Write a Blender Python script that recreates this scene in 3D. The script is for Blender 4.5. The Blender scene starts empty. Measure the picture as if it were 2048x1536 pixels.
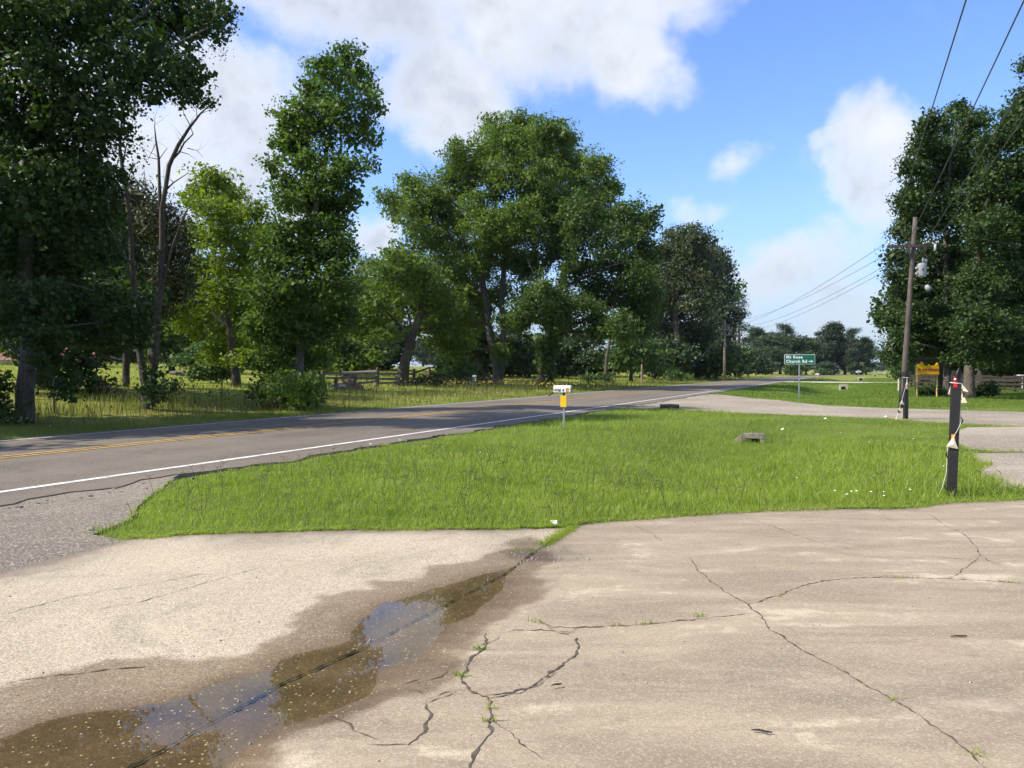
import bpy, bmesh, math, random
import numpy as np
from mathutils import Vector, Matrix
from mathutils.geometry import tessellate_polygon

scene = bpy.context.scene
COL = scene.collection
R = math.radians

# ------------------------------------------------------------------ camera
cam_data = bpy.data.cameras.new('camera')
cam_data.sensor_fit = 'HORIZONTAL'
cam_data.sensor_width = 36.0
cam_data.lens = 36.0 * 1538 / 2048
cam_data.clip_start = 0.05
cam_data.clip_end = 5000
cam = bpy.data.objects.new('camera', cam_data)
COL.objects.link(cam)
cam.location = (0, 0, 1.65)
cam.rotation_euler = (R(90) - math.atan(28 / 1538), 0, 0)
scene.camera = cam

# ------------------------------------------------------------------ sun, sky, exposure
SUN_EL = R(44)
SUN_AZ = math.atan2(-0.95, -0.22)          # clockwise from +Y: left of the camera and a little behind it
to_sun = Vector((math.sin(SUN_AZ) * math.cos(SUN_EL), math.cos(SUN_AZ) * math.cos(SUN_EL), math.sin(SUN_EL)))
sun_data = bpy.data.lights.new('sun', 'SUN')
sun_data.energy = 5.0
sun_data.angle = R(0.53)
sun_data.color = (1.0, 0.91, 0.77)
sun = bpy.data.objects.new('sun', sun_data)
sun.rotation_euler = (-to_sun).to_track_quat('-Z', 'Y').to_euler()
sun.location = (-30, -20, 60)
COL.objects.link(sun)

scene.view_settings.view_transform = 'Standard'
scene.view_settings.look = 'None'
scene.view_settings.exposure = 0.60
scene.view_settings.gamma = 1.0
scene.view_settings.use_curve_mapping = False
scene.render.engine = 'CYCLES'
cy = scene.cycles
cy.max_bounces = 5
cy.diffuse_bounces = 2
cy.glossy_bounces = 2
cy.transmission_bounces = 4
cy.transparent_max_bounces = 6
cy.use_adaptive_sampling = True
cy.adaptive_threshold = 0.02
cy.caustics_reflective = False
cy.caustics_refractive = False
cy.sample_clamp_indirect = 6.0


class Nodes:
    """small helper round a node tree"""
    def __init__(self, tree):
        self.t = tree
        tree.nodes.clear()

    def n(self, kind, **kw):
        node = self.t.nodes.new(kind)
        for k, v in kw.items():
            if k.startswith('i_'):
                node.inputs[k[2:].replace('_', ' ')].default_value = v
            else:
                setattr(node, k, v)
        return node

    def l(self, a, b):
        self.t.links.new(a, b)

    def math(self, op, a, b=None, c=None, clamp=False):
        m = self.n('ShaderNodeMath', operation=op, use_clamp=clamp)
        for i, v in enumerate((a, b, c)):
            if v is None:
                continue
            if isinstance(v, (int, float)):
                m.inputs[i].default_value = v
            else:
                self.l(v, m.inputs[i])
        return m.outputs[0]

    def mix(self, f, a, b, blend='MIX'):
        m = self.n('ShaderNodeMix', data_type='RGBA', blend_type=blend)
        for i, v in ((0, f), (6, a), (7, b)):
            if isinstance(v, (int, float)):
                m.inputs[i].default_value = v
            elif isinstance(v, (tuple, list)):
                m.inputs[i].default_value = tuple(v) + ((1,) if len(v) == 3 else ())
            else:
                self.l(v, m.inputs[i])
        return m.outputs[2]

    def noise(self, vec, scale, detail=4, rough=.55, dist=0.0):
        n = self.n('ShaderNodeTexNoise')
        n.inputs['Scale'].default_value = scale
        n.inputs['Detail'].default_value = detail
        n.inputs['Roughness'].default_value = rough
        n.inputs['Distortion'].default_value = dist
        if vec is not None:
            self.l(vec, n.inputs['Vector'])
        return n.outputs['Fac']

    def ramp(self, fac, stops, interp='LINEAR'):
        r = self.n('ShaderNodeValToRGB')
        r.color_ramp.interpolation = interp
        el = r.color_ramp.elements
        while len(el) > 1:
            el.remove(el[-1])
        for i, (p, c) in enumerate(stops):
            e = el[0] if i == 0 else el.new(p)
            e.position = p
            if isinstance(c, (int, float)):
                c = (c, c, c)
            e.color = tuple(c) + ((1,) if len(c) == 3 else ())
        self.l(fac, r.inputs[0])
        return r.outputs[0]

    def step(self, v, a, b):
        m = self.n('ShaderNodeMapRange', interpolation_type='SMOOTHSTEP')
        self.l(v, m.inputs[0])
        m.inputs[1].default_value = a
        m.inputs[2].default_value = b
        return m.outputs[0]


def build_sky():
    w = bpy.data.worlds.new('World')
    scene.world = w
    w.use_nodes = True
    N = Nodes(w.node_tree)
    out = N.n('ShaderNodeOutputWorld')
    bg = N.n('ShaderNodeBackground')
    bg.inputs['Strength'].default_value = 0.113
    sky = N.n('ShaderNodeTexSky', sky_type='NISHITA', sun_disc=False)
    sky.sun_elevation = SUN_EL
    sky.sun_rotation = SUN_AZ
    sky.altitude = 60
    sky.air_density = 1.15
    sky.dust_density = 0.5
    sky.ozone_density = 2.6
    tc = N.n('ShaderNodeTexCoord')
    d = tc.outputs['Generated']
    sep = N.n('ShaderNodeSeparateXYZ')
    N.l(d, sep.inputs[0])
    x, y, z = sep.outputs
    az = N.math('ARCTAN2', x, y)
    el = N.math('ARCSINE', z)
    # warp so that the cloud outlines billow
    wn = N.n('ShaderNodeTexNoise', noise_dimensions='3D')
    wn.inputs['Scale'].default_value = 5.0
    wn.inputs['Detail'].default_value = 5
    wn.inputs['Roughness'].default_value = .58
    N.l(d, wn.inputs['Vector'])
    ws = N.n('ShaderNodeSeparateColor')
    N.l(wn.outputs['Color'], ws.inputs[0])
    az2 = N.math('ADD', az, N.math('MULTIPLY', N.math('SUBTRACT', ws.outputs[0], .5), .20))
    el2 = N.math('ADD', el, N.math('MULTIPLY', N.math('SUBTRACT', ws.outputs[1], .5), .14))
    # cloud banks: azimuth, elevation, half width, half height (degrees), weight
    banks = [(-8, 40, 16, 9, 1.0), (-30, 42, 12, 8, 1.0), (-10, 27, 14, 7.5, 1.0), (2, 25, 11, 7.0, 1.0), (9, 22, 6, 4.5, .85), (-5, 19.5, 7, 5.0, .9), (-21, 28, 8, 6, .85), (9, 26, 9, 5, .9),
             (-21.5, 16, 7.5, 7, 1.05), (-30, 14, 8, 9, 1.0), (-38, 22, 9, 9, 1.0), (-15, 11, 4, 4, .6),
             (24.5, 13.8, 3.4, 4.5, 1.0), (26.0, 11, 3.6, 4.0, .75), (16.5, 15.0, 2.2, 1.4, .52), (13.8, 12.5, 2.8, 1.3, .50), (14.5, 9.8, 2.8, 1.0, .54),
             (-10.5, 9.4, 2.4, 1.6, .8), (20, 7.0, 8, 3.6, .74), (25, 3.5, 7, 3.0, .66), (14, 2.8, 12, 2.4, .56),
             (-12, 3, 12, 2.5, .7), (36, 9, 5, 4, .8), (44, 24, 7, 5, .8), (-55, 30, 12, 7, .9), (58, 14, 9, 5, .9), (-70, 13, 10, 5, .9)]
    dens = None
    for (a0, e0, ra, re, wt) in banks:
        da = N.math('DIVIDE', N.math('SUBTRACT', az2, R(a0)), R(ra))
        de = N.math('DIVIDE', N.math('SUBTRACT', el2, R(e0)), R(re))
        q = N.math('MULTIPLY_ADD', da, da, N.math('MULTIPLY', de, de))
        v = N.math('MULTIPLY', N.math('SUBTRACT', 1.25, q), wt, clamp=True)
        dens = v if dens is None else N.math('SMOOTH_MAX', dens, v, .12)
    # cumulus elsewhere round the sky, the same kind as in view
    far = N.step(N.math('ABSOLUTE', az), R(62), R(85))
    hi = N.step(el, R(33), R(45))
    elsew = N.math('MAXIMUM', far, hi)
    mp = N.n('ShaderNodeMapping')
    N.l(d, mp.inputs[0])
    mp.inputs['Scale'].default_value = (1, 1, 1.9)
    gen = N.step(N.noise(mp.outputs[0], 2.1, 6, .55), .42, .62)
    dens = N.math('MAXIMUM', dens, N.math('MULTIPLY', gen, elsew))
    fine = N.noise(d, 13.0, 9, .60)
    fine2 = N.noise(d, 55.0, 4, .6)
    dd = N.math('ADD', dens, N.math('MULTIPLY', N.math('SUBTRACT', fine, .5), 1.15))
    dd = N.math('ADD', dd, N.math('MULTIPLY', N.math('SUBTRACT', fine2, .5), .28))
    cover = N.step(dd, .17, 1.08)
    shade = N.noise(d, 6.0, 6, .6)
    body = N.step(dd, .55, 1.3)
    grey = N.math('MULTIPLY', N.math('MULTIPLY', body, N.step(N.math('ADD', shade, N.math('MULTIPLY', fine, .35)), .46, .82)), .85)
    lit = N.mix(grey, (5.8, 5.9, 6.1), (2.9, 3.3, 4.0))
    low = N.step(el, R(15), R(2))
    lit = N.mix(N.math('MULTIPLY', low, .55), lit, (3.0, 3.7, 4.6))
    cover = N.math('MULTIPLY', cover, .93)
    # clear-air colour, a little deeper than the bare model
    hs = N.n('ShaderNodeHueSaturation')
    hs.inputs['Saturation'].default_value = 1.04
    N.l(sky.outputs[0], hs.inputs['Color'])
    clear = N.mix(1.0, hs.outputs[0], (1.04, 1.16, 1.54), 'MULTIPLY')
    clear = N.mix(N.math('MULTIPLY', N.step(el, R(14), R(-1)), .85), clear, (2.5, 3.35, 4.5))
    col = N.mix(cover, clear, lit)
    N.l(col, bg.inputs['Color'])
    N.l(bg.outputs[0], out.inputs['Surface'])


build_sky()

# ------------------------------------------------------------------ helpers
UX, UY = 0.4142, 0.9102             # the direction of the road
rng = np.random.default_rng(11)
random.seed(4)


def dist_road(x, y):
    return UY * 0 + 0.4142 * y - 0.9102 * x


def along(x, y):
    return 0.4142 * x + 0.9102 * y


def at_road(s, d):
    return (UX * s - UY * d, UY * s + UX * d)


def sstep(t, a, b):
    t = np.clip((t - a) / (b - a), 0, 1)
    return t * t * (3 - 2 * t)


def vnoise(x, y, seed=0):
    """cheap smooth 2-D value noise, -1..1"""
    xi = np.floor(x).astype(np.int64)
    yi = np.floor(y).astype(np.int64)
    fx = x - xi
    fy = y - yi
    fx = fx * fx * (3 - 2 * fx)
    fy = fy * fy * (3 - 2 * fy)

    def h(a, b):
        n = (a * 374761393 + b * 668265263 + seed * 1442695041) & 0x7fffffff
        n = ((n ^ (n >> 13)) * 1274126177) & 0x7fffffff
        return ((n ^ (n >> 16)) & 0xffff) / 32767.5 - 1
    return (h(xi, yi) * (1 - fx) + h(xi + 1, yi) * fx) * (1 - fy) + (h(xi, yi + 1) * (1 - fx) + h(xi + 1, yi + 1) * fx) * fy


def ground_z(x, y):
    x = np.asarray(x, float)
    y = np.asarray(y, float)
    d = dist_road(x, y)
    s = along(x, y)
    m = 1 - .55 * sstep(s, 22, 42)
    z = m * .07 * np.clip(d - 19, 0, 11) + .035 * np.clip(d - 30, 0, 60)
    ditch = sstep(s, 8.5, 14) * (1 - sstep(s, 23.6, 26.5)) + sstep(s, 47, 56) * (1 - sstep(s, 88, 91)) + sstep(s, 97, 104) * (1 - sstep(s, 180, 220))
    z = z - .5 * np.exp(-((d - 2.6) / 2.3) ** 2) * ditch
    off = np.clip((np.abs(d - 14) - 5.5) / 3, 0, 1) * sstep(y, 9, 14)
    z = z + .03 * off * (vnoise(x / 2.7, y / 2.7, 3) + .5 * vnoise(x / 1.1, y / 1.1, 5))
    return z


def gz(x, y):
    return float(ground_z(np.array([x]), np.array([y]))[0])


def inside(poly, x, y):
    r = np.zeros(x.shape, bool)
    n = len(poly)
    j = n - 1
    for i in range(n):
        xi, yi = poly[i]
        xj, yj = poly[j]
        c = ((yi > y) != (yj > y)) & (x < (xj - xi) * (y - yi) / (yj - yi + 1e-12) + xi)
        r ^= c
        j = i
    return r


def seg_dist(poly, x, y, closed=True):
    best = np.full(x.shape, 1e9)
    n = len(poly)
    for i in range(n if closed else n - 1):
        ax, ay = poly[i]
        bx, by = poly[(i + 1) % n]
        vx, vy = bx - ax, by - ay
        t = np.clip(((x - ax) * vx + (y - ay) * vy) / (vx * vx + vy * vy + 1e-12), 0, 1)
        best = np.minimum(best, np.hypot(x - ax - t * vx, y - ay - t * vy))
    return best


def sdf(poly, x, y):
    return np.where(inside(poly, x, y), -1.0, 1.0) * seg_dist(poly, x, y)


def link(name, mesh, mat=None, parent=None, loc=None):
    o = bpy.data.objects.new(name, mesh)
    COL.objects.link(o)
    if mat is not None and not mesh.materials:
        mesh.materials.append(mat)
    if parent is not None:
        o.parent = parent
    if loc is not None:
        o.location = loc
    return o


def tag(o, label=None, cat=None, group=None, kind=None):
    if label:
        o['label'] = label
    if cat:
        o['category'] = cat
    if group:
        o['group'] = group
    if kind:
        o['kind'] = kind
    return o


def thing(name, label, cat, loc=(0, 0, 0), rz=0.0, group=None):
    o = bpy.data.objects.new(name, None)
    o.empty_display_size = .3
    COL.objects.link(o)
    o.location = loc
    o.rotation_euler = (0, 0, rz)
    return tag(o, label, cat, group)


def np_mesh(name, verts, faces, smooth=False):
    """verts Nx3, faces MxK arrays -> mesh, fast"""
    verts = np.asarray(verts, np.float32)
    faces = np.asarray(faces, np.int32)
    k = faces.shape[1]
    me = bpy.data.meshes.new(name)
    me.vertices.add(len(verts))
    me.vertices.foreach_set('co', verts.ravel())
    me.loops.add(faces.size)
    me.loops.foreach_set('vertex_index', faces.ravel())
    me.polygons.add(len(faces))
    me.polygons.foreach_set('loop_start', np.arange(0, faces.size, k, dtype=np.int32))
    me.update(calc_edges=True)
    me.polygons.foreach_set('use_smooth', np.full(len(faces), smooth))
    return me


class MB:
    """collects simple solids into one mesh"""
    def __init__(self):
        self.v = []
        self.f = []
        self.s = []

    def box(self, c, size, rot=None, taper=1.0):
        b = len(self.v)
        hx, hy, hz = size[0] / 2, size[1] / 2, size[2] / 2
        for z in (-hz, hz):
            k = taper if z > 0 else 1
            for (x, y) in ((-hx, -hy), (hx, -hy), (hx, hy), (-hx, hy)):
                p = Vector((x * k, y * k, z))
                if rot is not None:
                    p = rot @ p
                self.v.append((p.x + c[0], p.y + c[1], p.z + c[2]))
        for q in ((0, 3, 2, 1), (4, 5, 6, 7), (0, 1, 5, 4), (1, 2, 6, 5), (2, 3, 7, 6), (3, 0, 4, 7)):
            self.f.append(tuple(b + i for i in q))
            self.s.append(False)
        return self

    def bar(self, a, b, w, h):
        """box beam from a to b, w across, h up"""
        a = Vector(a)
        b = Vector(b)
        d = (b - a)
        L = d.length
        d.normalize()
        side = d.cross(Vector((0, 0, 1)))
        if side.length < 1e-4:
            side = Vector((1, 0, 0))
        side.normalize()
        up = side.cross(d)
        m = Matrix((side, d, up)).transposed()
        return self.box((a + b) / 2, (w, L, h), m)

    def tube(self, pts, rad, n=8, cap=True, wob=0.0, seed=0, smooth=True):
        pts = [Vector(p) for p in pts]
        r = random.Random(seed)
        base = len(self.v)
        side = None
        ph = [r.uniform(-1, 1) for _ in range(n)]
        for i, p in enumerate(pts):
            t = (pts[min(i + 1, len(pts) - 1)] - pts[max(i - 1, 0)])
            t.normalize()
            ref = Vector((1, 0, 0)) if abs(t.x) < .9 else Vector((0, 1, 0))
            if side is None:
                side = t.cross(ref).normalized()
            side = (side - t * side.dot(t)).normalized()
            o = t.cross(side)
            rr = rad[i] if isinstance(rad, (list, tuple)) else rad
            for k in range(n):
                a = 2 * math.pi * k / n
                q = rr * (1 + wob * (ph[k] * .6 + r.uniform(-.4, .4)))
                v = p + side * (math.cos(a) * q) + o * (math.sin(a) * q)
                self.v.append(tuple(v))
        for i in range(len(pts) - 1):
            for k in range(n):
                a = base + i * n + k
                b = base + i * n + (k + 1) % n
                self.f.append((a, b, b + n, a + n))
                self.s.append(smooth)
        if cap:
            self.f.append(tuple(base + k for k in range(n))[::-1])
            self.f.append(tuple(base + (len(pts) - 1) * n + k for k in range(n)))
            self.s += [False, False]
        return self

    def prism(self, outline, a, b, axis='y'):
        """outline in the plane across axis, extruded from a to b"""
        n = len(outline)
        base = len(self.v)
        for t in (a, b):
            for (p, q) in outline:
                self.v.append({'y': (p, t, q), 'x': (t, p, q), 'z': (p, q, t)}[axis])
        for i in range(n):
            j = (i + 1) % n
            self.f.append((base + i, base + j, base + n + j, base + n + i))
            self.s.append(False)
        self.f.append(tuple(base + i for i in range(n))[::-1])
        self.f.append(tuple(base + n + i for i in range(n)))
        self.s += [False, False]
        return self

    def mesh(self, name):
        me = bpy.data.meshes.new(name)
        me.from_pydata(self.v, [], self.f)
        me.polygons.foreach_set('use_smooth', self.s)
        bm = bmesh.new()
        bm.from_mesh(me)
        bmesh.ops.recalc_face_normals(bm, faces=bm.faces)
        bm.to_mesh(me)
        bm.free()
        me.update()
        return me

    def build(self, name, mat, parent=None, bevel=0.0, loc=None):
        o = link(name, self.mesh(name), mat, parent, loc)
        if bevel:
            m = o.modifiers.new('bevel', 'BEVEL')
            m.width = bevel
            m.segments = 2
            m.limit_method = 'ANGLE'
        return o


# ------------------------------------------------------------------ materials
def mat_new(name):
    m = bpy.data.materials.new(name)
    m.use_nodes = True
    N = Nodes(m.node_tree)
    out = N.n('ShaderNodeOutputMaterial')
    p = N.n('ShaderNodeBsdfPrincipled')
    N.l(p.outputs[0], out.inputs['Surface'])
    return m, N, p, out


def bump(N, p, h, strength=.4, dist=.02):
    b = N.n('ShaderNodeBump')
    b.inputs['Strength'].default_value = strength
    b.inputs['Distance'].default_value = dist
    N.l(h, b.inputs['Height'])
    N.l(b.outputs[0], p.inputs['Normal'])


def plain(name, col, rough=.6, metal=0.0, var=.18, scale=9.0, grime=None):
    m, N, p, out = mat_new(name)
    tc = N.n('ShaderNodeTexCoord')
    f = N.noise(tc.outputs['Object'], scale, 6, .65)
    lo = tuple(c * (1 - var) for c in col)
    hi = tuple(min(1, c * (1 + var)) for c in col)
    c = N.mix(N.step(f, .3, .7), lo, hi)
    if grime:
        g = N.step(N.noise(tc.outputs['Object'], scale * .55, 7, .7, .6), .55, .72)
        c = N.mix(N.math('MULTIPLY', g, .6), c, grime)
    N.l(c, p.inputs['Base Color'])
    p.inputs['Roughness'].default_value = rough
    p.inputs['Metallic'].default_value = metal
    bump(N, p, f, .15, .01)
    return m


def wood(name, a, b, scale=1.0, axis=2):
    m, N, p, out = mat_new(name)
    tc = N.n('ShaderNodeTexCoord')
    mp = N.n('ShaderNodeMapping')
    sc = [22 * scale] * 3
    sc[axis] = 1.3 * scale
    mp.inputs['Scale'].default_value = sc
    N.l(tc.outputs['Object'], mp.inputs[0])
    f = N.noise(mp.outputs[0], 1.0, 6, .65, .4)
    g = N.noise(tc.outputs['Object'], 2.3, 4, .6)
    c = N.ramp(f, [(.28, a), (.5, tuple((i + j) / 2 for i, j in zip(a, b))), (.72, b)])
    c = N.mix(N.step(g, .42, .7), c, N.mix(1.0, c, (.62, .6, .58), 'MULTIPLY'))
    N.l(c, p.inputs['Base Color'])
    p.inputs['Roughness'].default_value = .85
    bump(N, p, f, .5, .01)
    return m


def bark(name, a, b, scale=1.0):
    m, N, p, out = mat_new(name)
    tc = N.n('ShaderNodeTexCoord')
    mp = N.n('ShaderNodeMapping')
    mp.inputs['Scale'].default_value = (9 * scale, 9 * scale, 2.0 * scale)
    N.l(tc.outputs['Object'], mp.inputs[0])
    f = N.noise(mp.outputs[0], 1.6, 7, .68, .8)
    g = N.noise(tc.outputs['Object'], 1.1, 4, .6)
    c = N.ramp(f, [(.32, a), (.5, tuple((i + j) / 2 for i, j in zip(a, b))), (.7, b)])
    c = N.mix(N.step(g, .5, .7), c, (.09, .11, .06))
    N.l(c, p.inputs['Base Color'])
    p.inputs['Roughness'].default_value = .92
    bump(N, p, f, .9, .06)
    return m


def leaf_mat(name, dark, light, trans=.32, gloss=.55, odd=None, patch=None):
    """every leaf face takes its own tone; light passes through it"""
    m = bpy.data.materials.new(name)
    m.use_nodes = True
    N = Nodes(m.node_tree)
    out = N.n('ShaderNodeOutputMaterial')
    geo = N.n('ShaderNodeNewGeometry')
    rnd = geo.outputs['Random Per Island']
    tc = N.n('ShaderNodeTexCoord')
    big = N.noise(tc.outputs['Object'], .5, 3, .6)
    mid = N.noise(tc.outputs['Object'], 1.7, 3, .6)
    f = N.math('ADD', N.math('MULTIPLY', rnd, .42), N.math('MULTIPLY', N.step(big, .33, .68), .28))
    f = N.math('ADD', f, N.math('MULTIPLY', N.step(mid, .36, .66), .30))
    stops = [(0.0, dark), (.55, tuple((i * .55 + j * .45) for i, j in zip(dark, light))), (1.0, light)]
    c = N.ramp(f, stops)
    if patch:
        pn = N.noise(tc.outputs['Object'], .9, 5, .65, .4)
        c = N.mix(N.math('MULTIPLY', N.step(pn, .5, .68), .6), c, patch)
    if odd:
        c = N.mix(N.step(rnd, .935, .95), c, odd)
    p = N.n('ShaderNodeBsdfPrincipled')
    N.l(c, p.inputs['Base Color'])
    p.inputs['Roughness'].default_value = gloss
    p.inputs['Specular IOR Level'].default_value = .28
    t = N.n('ShaderNodeBsdfTranslucent')
    N.l(N.mix(1.0, c, (1.25, 1.45, .55), 'MULTIPLY'), t.inputs['Color'])
    ms = N.n('ShaderNodeMixShader')
    ms.inputs[0].default_value = trans
    N.l(p.outputs[0], ms.inputs[1])
    N.l(t.outputs[0], ms.inputs[2])
    N.l(ms.outputs[0], out.inputs['Surface'])
    return m


M = {}
M['bark_grey'] = bark('bark_grey', (.045, .038, .032), (.17, .15, .13))
M['bark_dark'] = bark('bark_dark', (.022, .019, .016), (.085, .072, .06))
M['bark_dead'] = bark('bark_dead', (.028, .022, .018), (.125, .105, .088), 1.4)
M['bark_ivy'] = bark('bark_ivy', (.010, .010, .008), (.045, .042, .032), 1.2)
M['bark_pine'] = bark('bark_pine', (.06, .04, .028), (.17, .12, .085))
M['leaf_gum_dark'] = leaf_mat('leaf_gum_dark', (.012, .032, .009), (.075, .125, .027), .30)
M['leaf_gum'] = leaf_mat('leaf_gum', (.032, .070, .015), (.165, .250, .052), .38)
M['leaf_yellow'] = leaf_mat('leaf_yellow', (.070, .118, .012), (.25, .300, .036), .44)
M['leaf_pecan'] = leaf_mat('leaf_pecan', (.042, .084, .014), (.205, .280, .052), .38)
M['leaf_oak'] = leaf_mat('leaf_oak', (.024, .056, .013), (.125, .192, .042), .34)
M['leaf_pale'] = leaf_mat('leaf_pale', (.065, .105, .04), (.20, .25, .10), .3)
M['leaf_brown'] = leaf_mat('leaf_brown', (.024, .036, .014), (.088, .090, .036), .2)
M['leaf_juniper'] = leaf_mat('leaf_juniper', (.026, .042, .017), (.100, .120, .045), .2)
M['leaf_pine'] = leaf_mat('leaf_pine', (.022, .044, .024), (.070, .105, .055), .18)
M['leaf_right'] = leaf_mat('leaf_right', (.016, .040, .011), (.080, .132, .034), .30, .5)
M['leaf_far'] = leaf_mat('leaf_far', (.026, .054, .026), (.080, .120, .052), .24)
M['leaf_bush'] = leaf_mat('leaf_bush', (.035, .075, .02), (.12, .19, .05), .32)
M['ivy_leaf'] = leaf_mat('ivy_leaf', (.008, .022, .008), (.030, .062, .018), .2)
M['vine'] = leaf_mat('vine', (.015, .04, .012), (.05, .11, .03), .28)
M['lawn_blade'] = leaf_mat('lawn_blade', (.165, .232, .026), (.370, .452, .070), .46, .5, odd=(.42, .40, .17), patch=(.33, .36, .10))
M['verge_blade'] = leaf_mat('verge_blade', (.085, .150, .020), (.220, .310, .052), .42, .5)
M['meadow_blade'] = leaf_mat('meadow_blade', (.180, .230, .036), (.46, .49, .105), .44, .55)
M['weed_blade'] = leaf_mat('weed_blade', (.085, .110, .024), (.32, .32, .095), .38, .6, odd=(.30, .22, .13))
M['seed_head'] = plain('seed_head', (.035, .024, .018), .9)
M['white_petal'] = plain('white_petal', (.75, .75, .70), .7)
M['yellow_petal'] = plain('yellow_petal', (.72, .50, .05), .7)
M['galv'] = plain('galv', (.42, .45, .45), .42, .75, .12)
M['dark_steel'] = plain('dark_steel', (.06, .06, .06), .5, .5)
M['mail_white'] = plain('mail_white', (.70, .72, .72), .38, 0, .06, 14, (.42, .42, .40))
M['mail_grey'] = plain('mail_grey', (.22, .23, .23), .5)
M['yellow_plate'] = plain('yellow_plate', (.86, .52, .012), .42, 0, .05)
M['orange'] = plain('orange', (.80, .36, .02), .45, 0, .05)
M['red'] = plain('red', (.55, .015, .02), .35, 0, .05)
M['dull_red'] = plain('dull_red', (.30, .04, .05), .5)
M['black_paint'] = plain('black_paint', (.010, .010, .011), .6, 0, .35, 16, (.060, .053, .047))
M['black_plastic'] = plain('black_plastic', (.014, .014, .015), .5)
M['rope'] = plain('rope', (.70, .68, .62), .8)
M['flag_cloth'] = plain('flag_cloth', (.66, .60, .44), .85, 0, .15)
M['sign_green'] = plain('sign_green', (.005, .135, .075), .42, 0, .06)
M['sign_white'] = plain('sign_white', (.80, .82, .82), .4, 0, .04)
M['alu'] = plain('alu', (.34, .36, .37), .5, .6)
M['sign_yellow'] = plain('sign_yellow', (.88, .50, .010), .5, 0, .08)
M['post_yellow'] = plain('post_yellow', (.52, .38, .13), .7)
M['transformer'] = plain('transformer', (.27, .29, .30), .5, 0, .1, 6, (.28, .27, .25))
M['porcelain'] = plain('porcelain', (.42, .45, .46), .3, 0, .05)
M['wire'] = plain('wire', (.055, .058, .062), .6, .2)
M['pole_wood'] = wood('pole_wood', (.042, .033, .028), (.145, .118, .10), .8)
M['pole_pale'] = wood('pole_pale', (.16, .13, .095), (.36, .30, .22), .6)
M['rail_wood'] = wood('rail_wood', (.06, .052, .044), (.22, .195, .165), 1.2, 0)
M['board_brown'] = wood('board_brown', (.014, .011, .009), (.055, .042, .034), 1.0, 1)
M['concrete_old'] = plain('concrete_old', (.20, .18, .15), .9, 0, .4, 9, (.06, .055, .045))
M['headwall'] = plain('headwall', (.44, .41, .34), .9, 0, .2, 6, (.2, .19, .16))
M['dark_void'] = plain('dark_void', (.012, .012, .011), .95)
M['roof_red'] = plain('roof_red', (.24, .10, .07), .6, .2, .25, 3, (.3, .2, .17))
M['wall_white'] = plain('wall_white', (.55, .56, .56), .7)
M['wall_blue'] = plain('wall_blue', (.40, .45, .47), .7)
M['glass'] = plain('glass', (.03, .04, .045), .12)
M['ped_green'] = plain('ped_green', (.03, .10, .075), .5)
M['stone'] = plain('stone', (.13, .12, .11), .9, 0, .35, 4)
M['pebble'] = plain('pebble', (.30, .27, .23), .9, 0, .4, 30)
M['dirt'] = plain('dirt', (.16, .105, .072), .95, 0, .25, 3)
M['paper'] = plain('paper', (.78, .76, .74), .8, 0, .06)
M['black_pipe'] = plain('black_pipe', (.055, .055, .055), .55, 0, .3)


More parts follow.
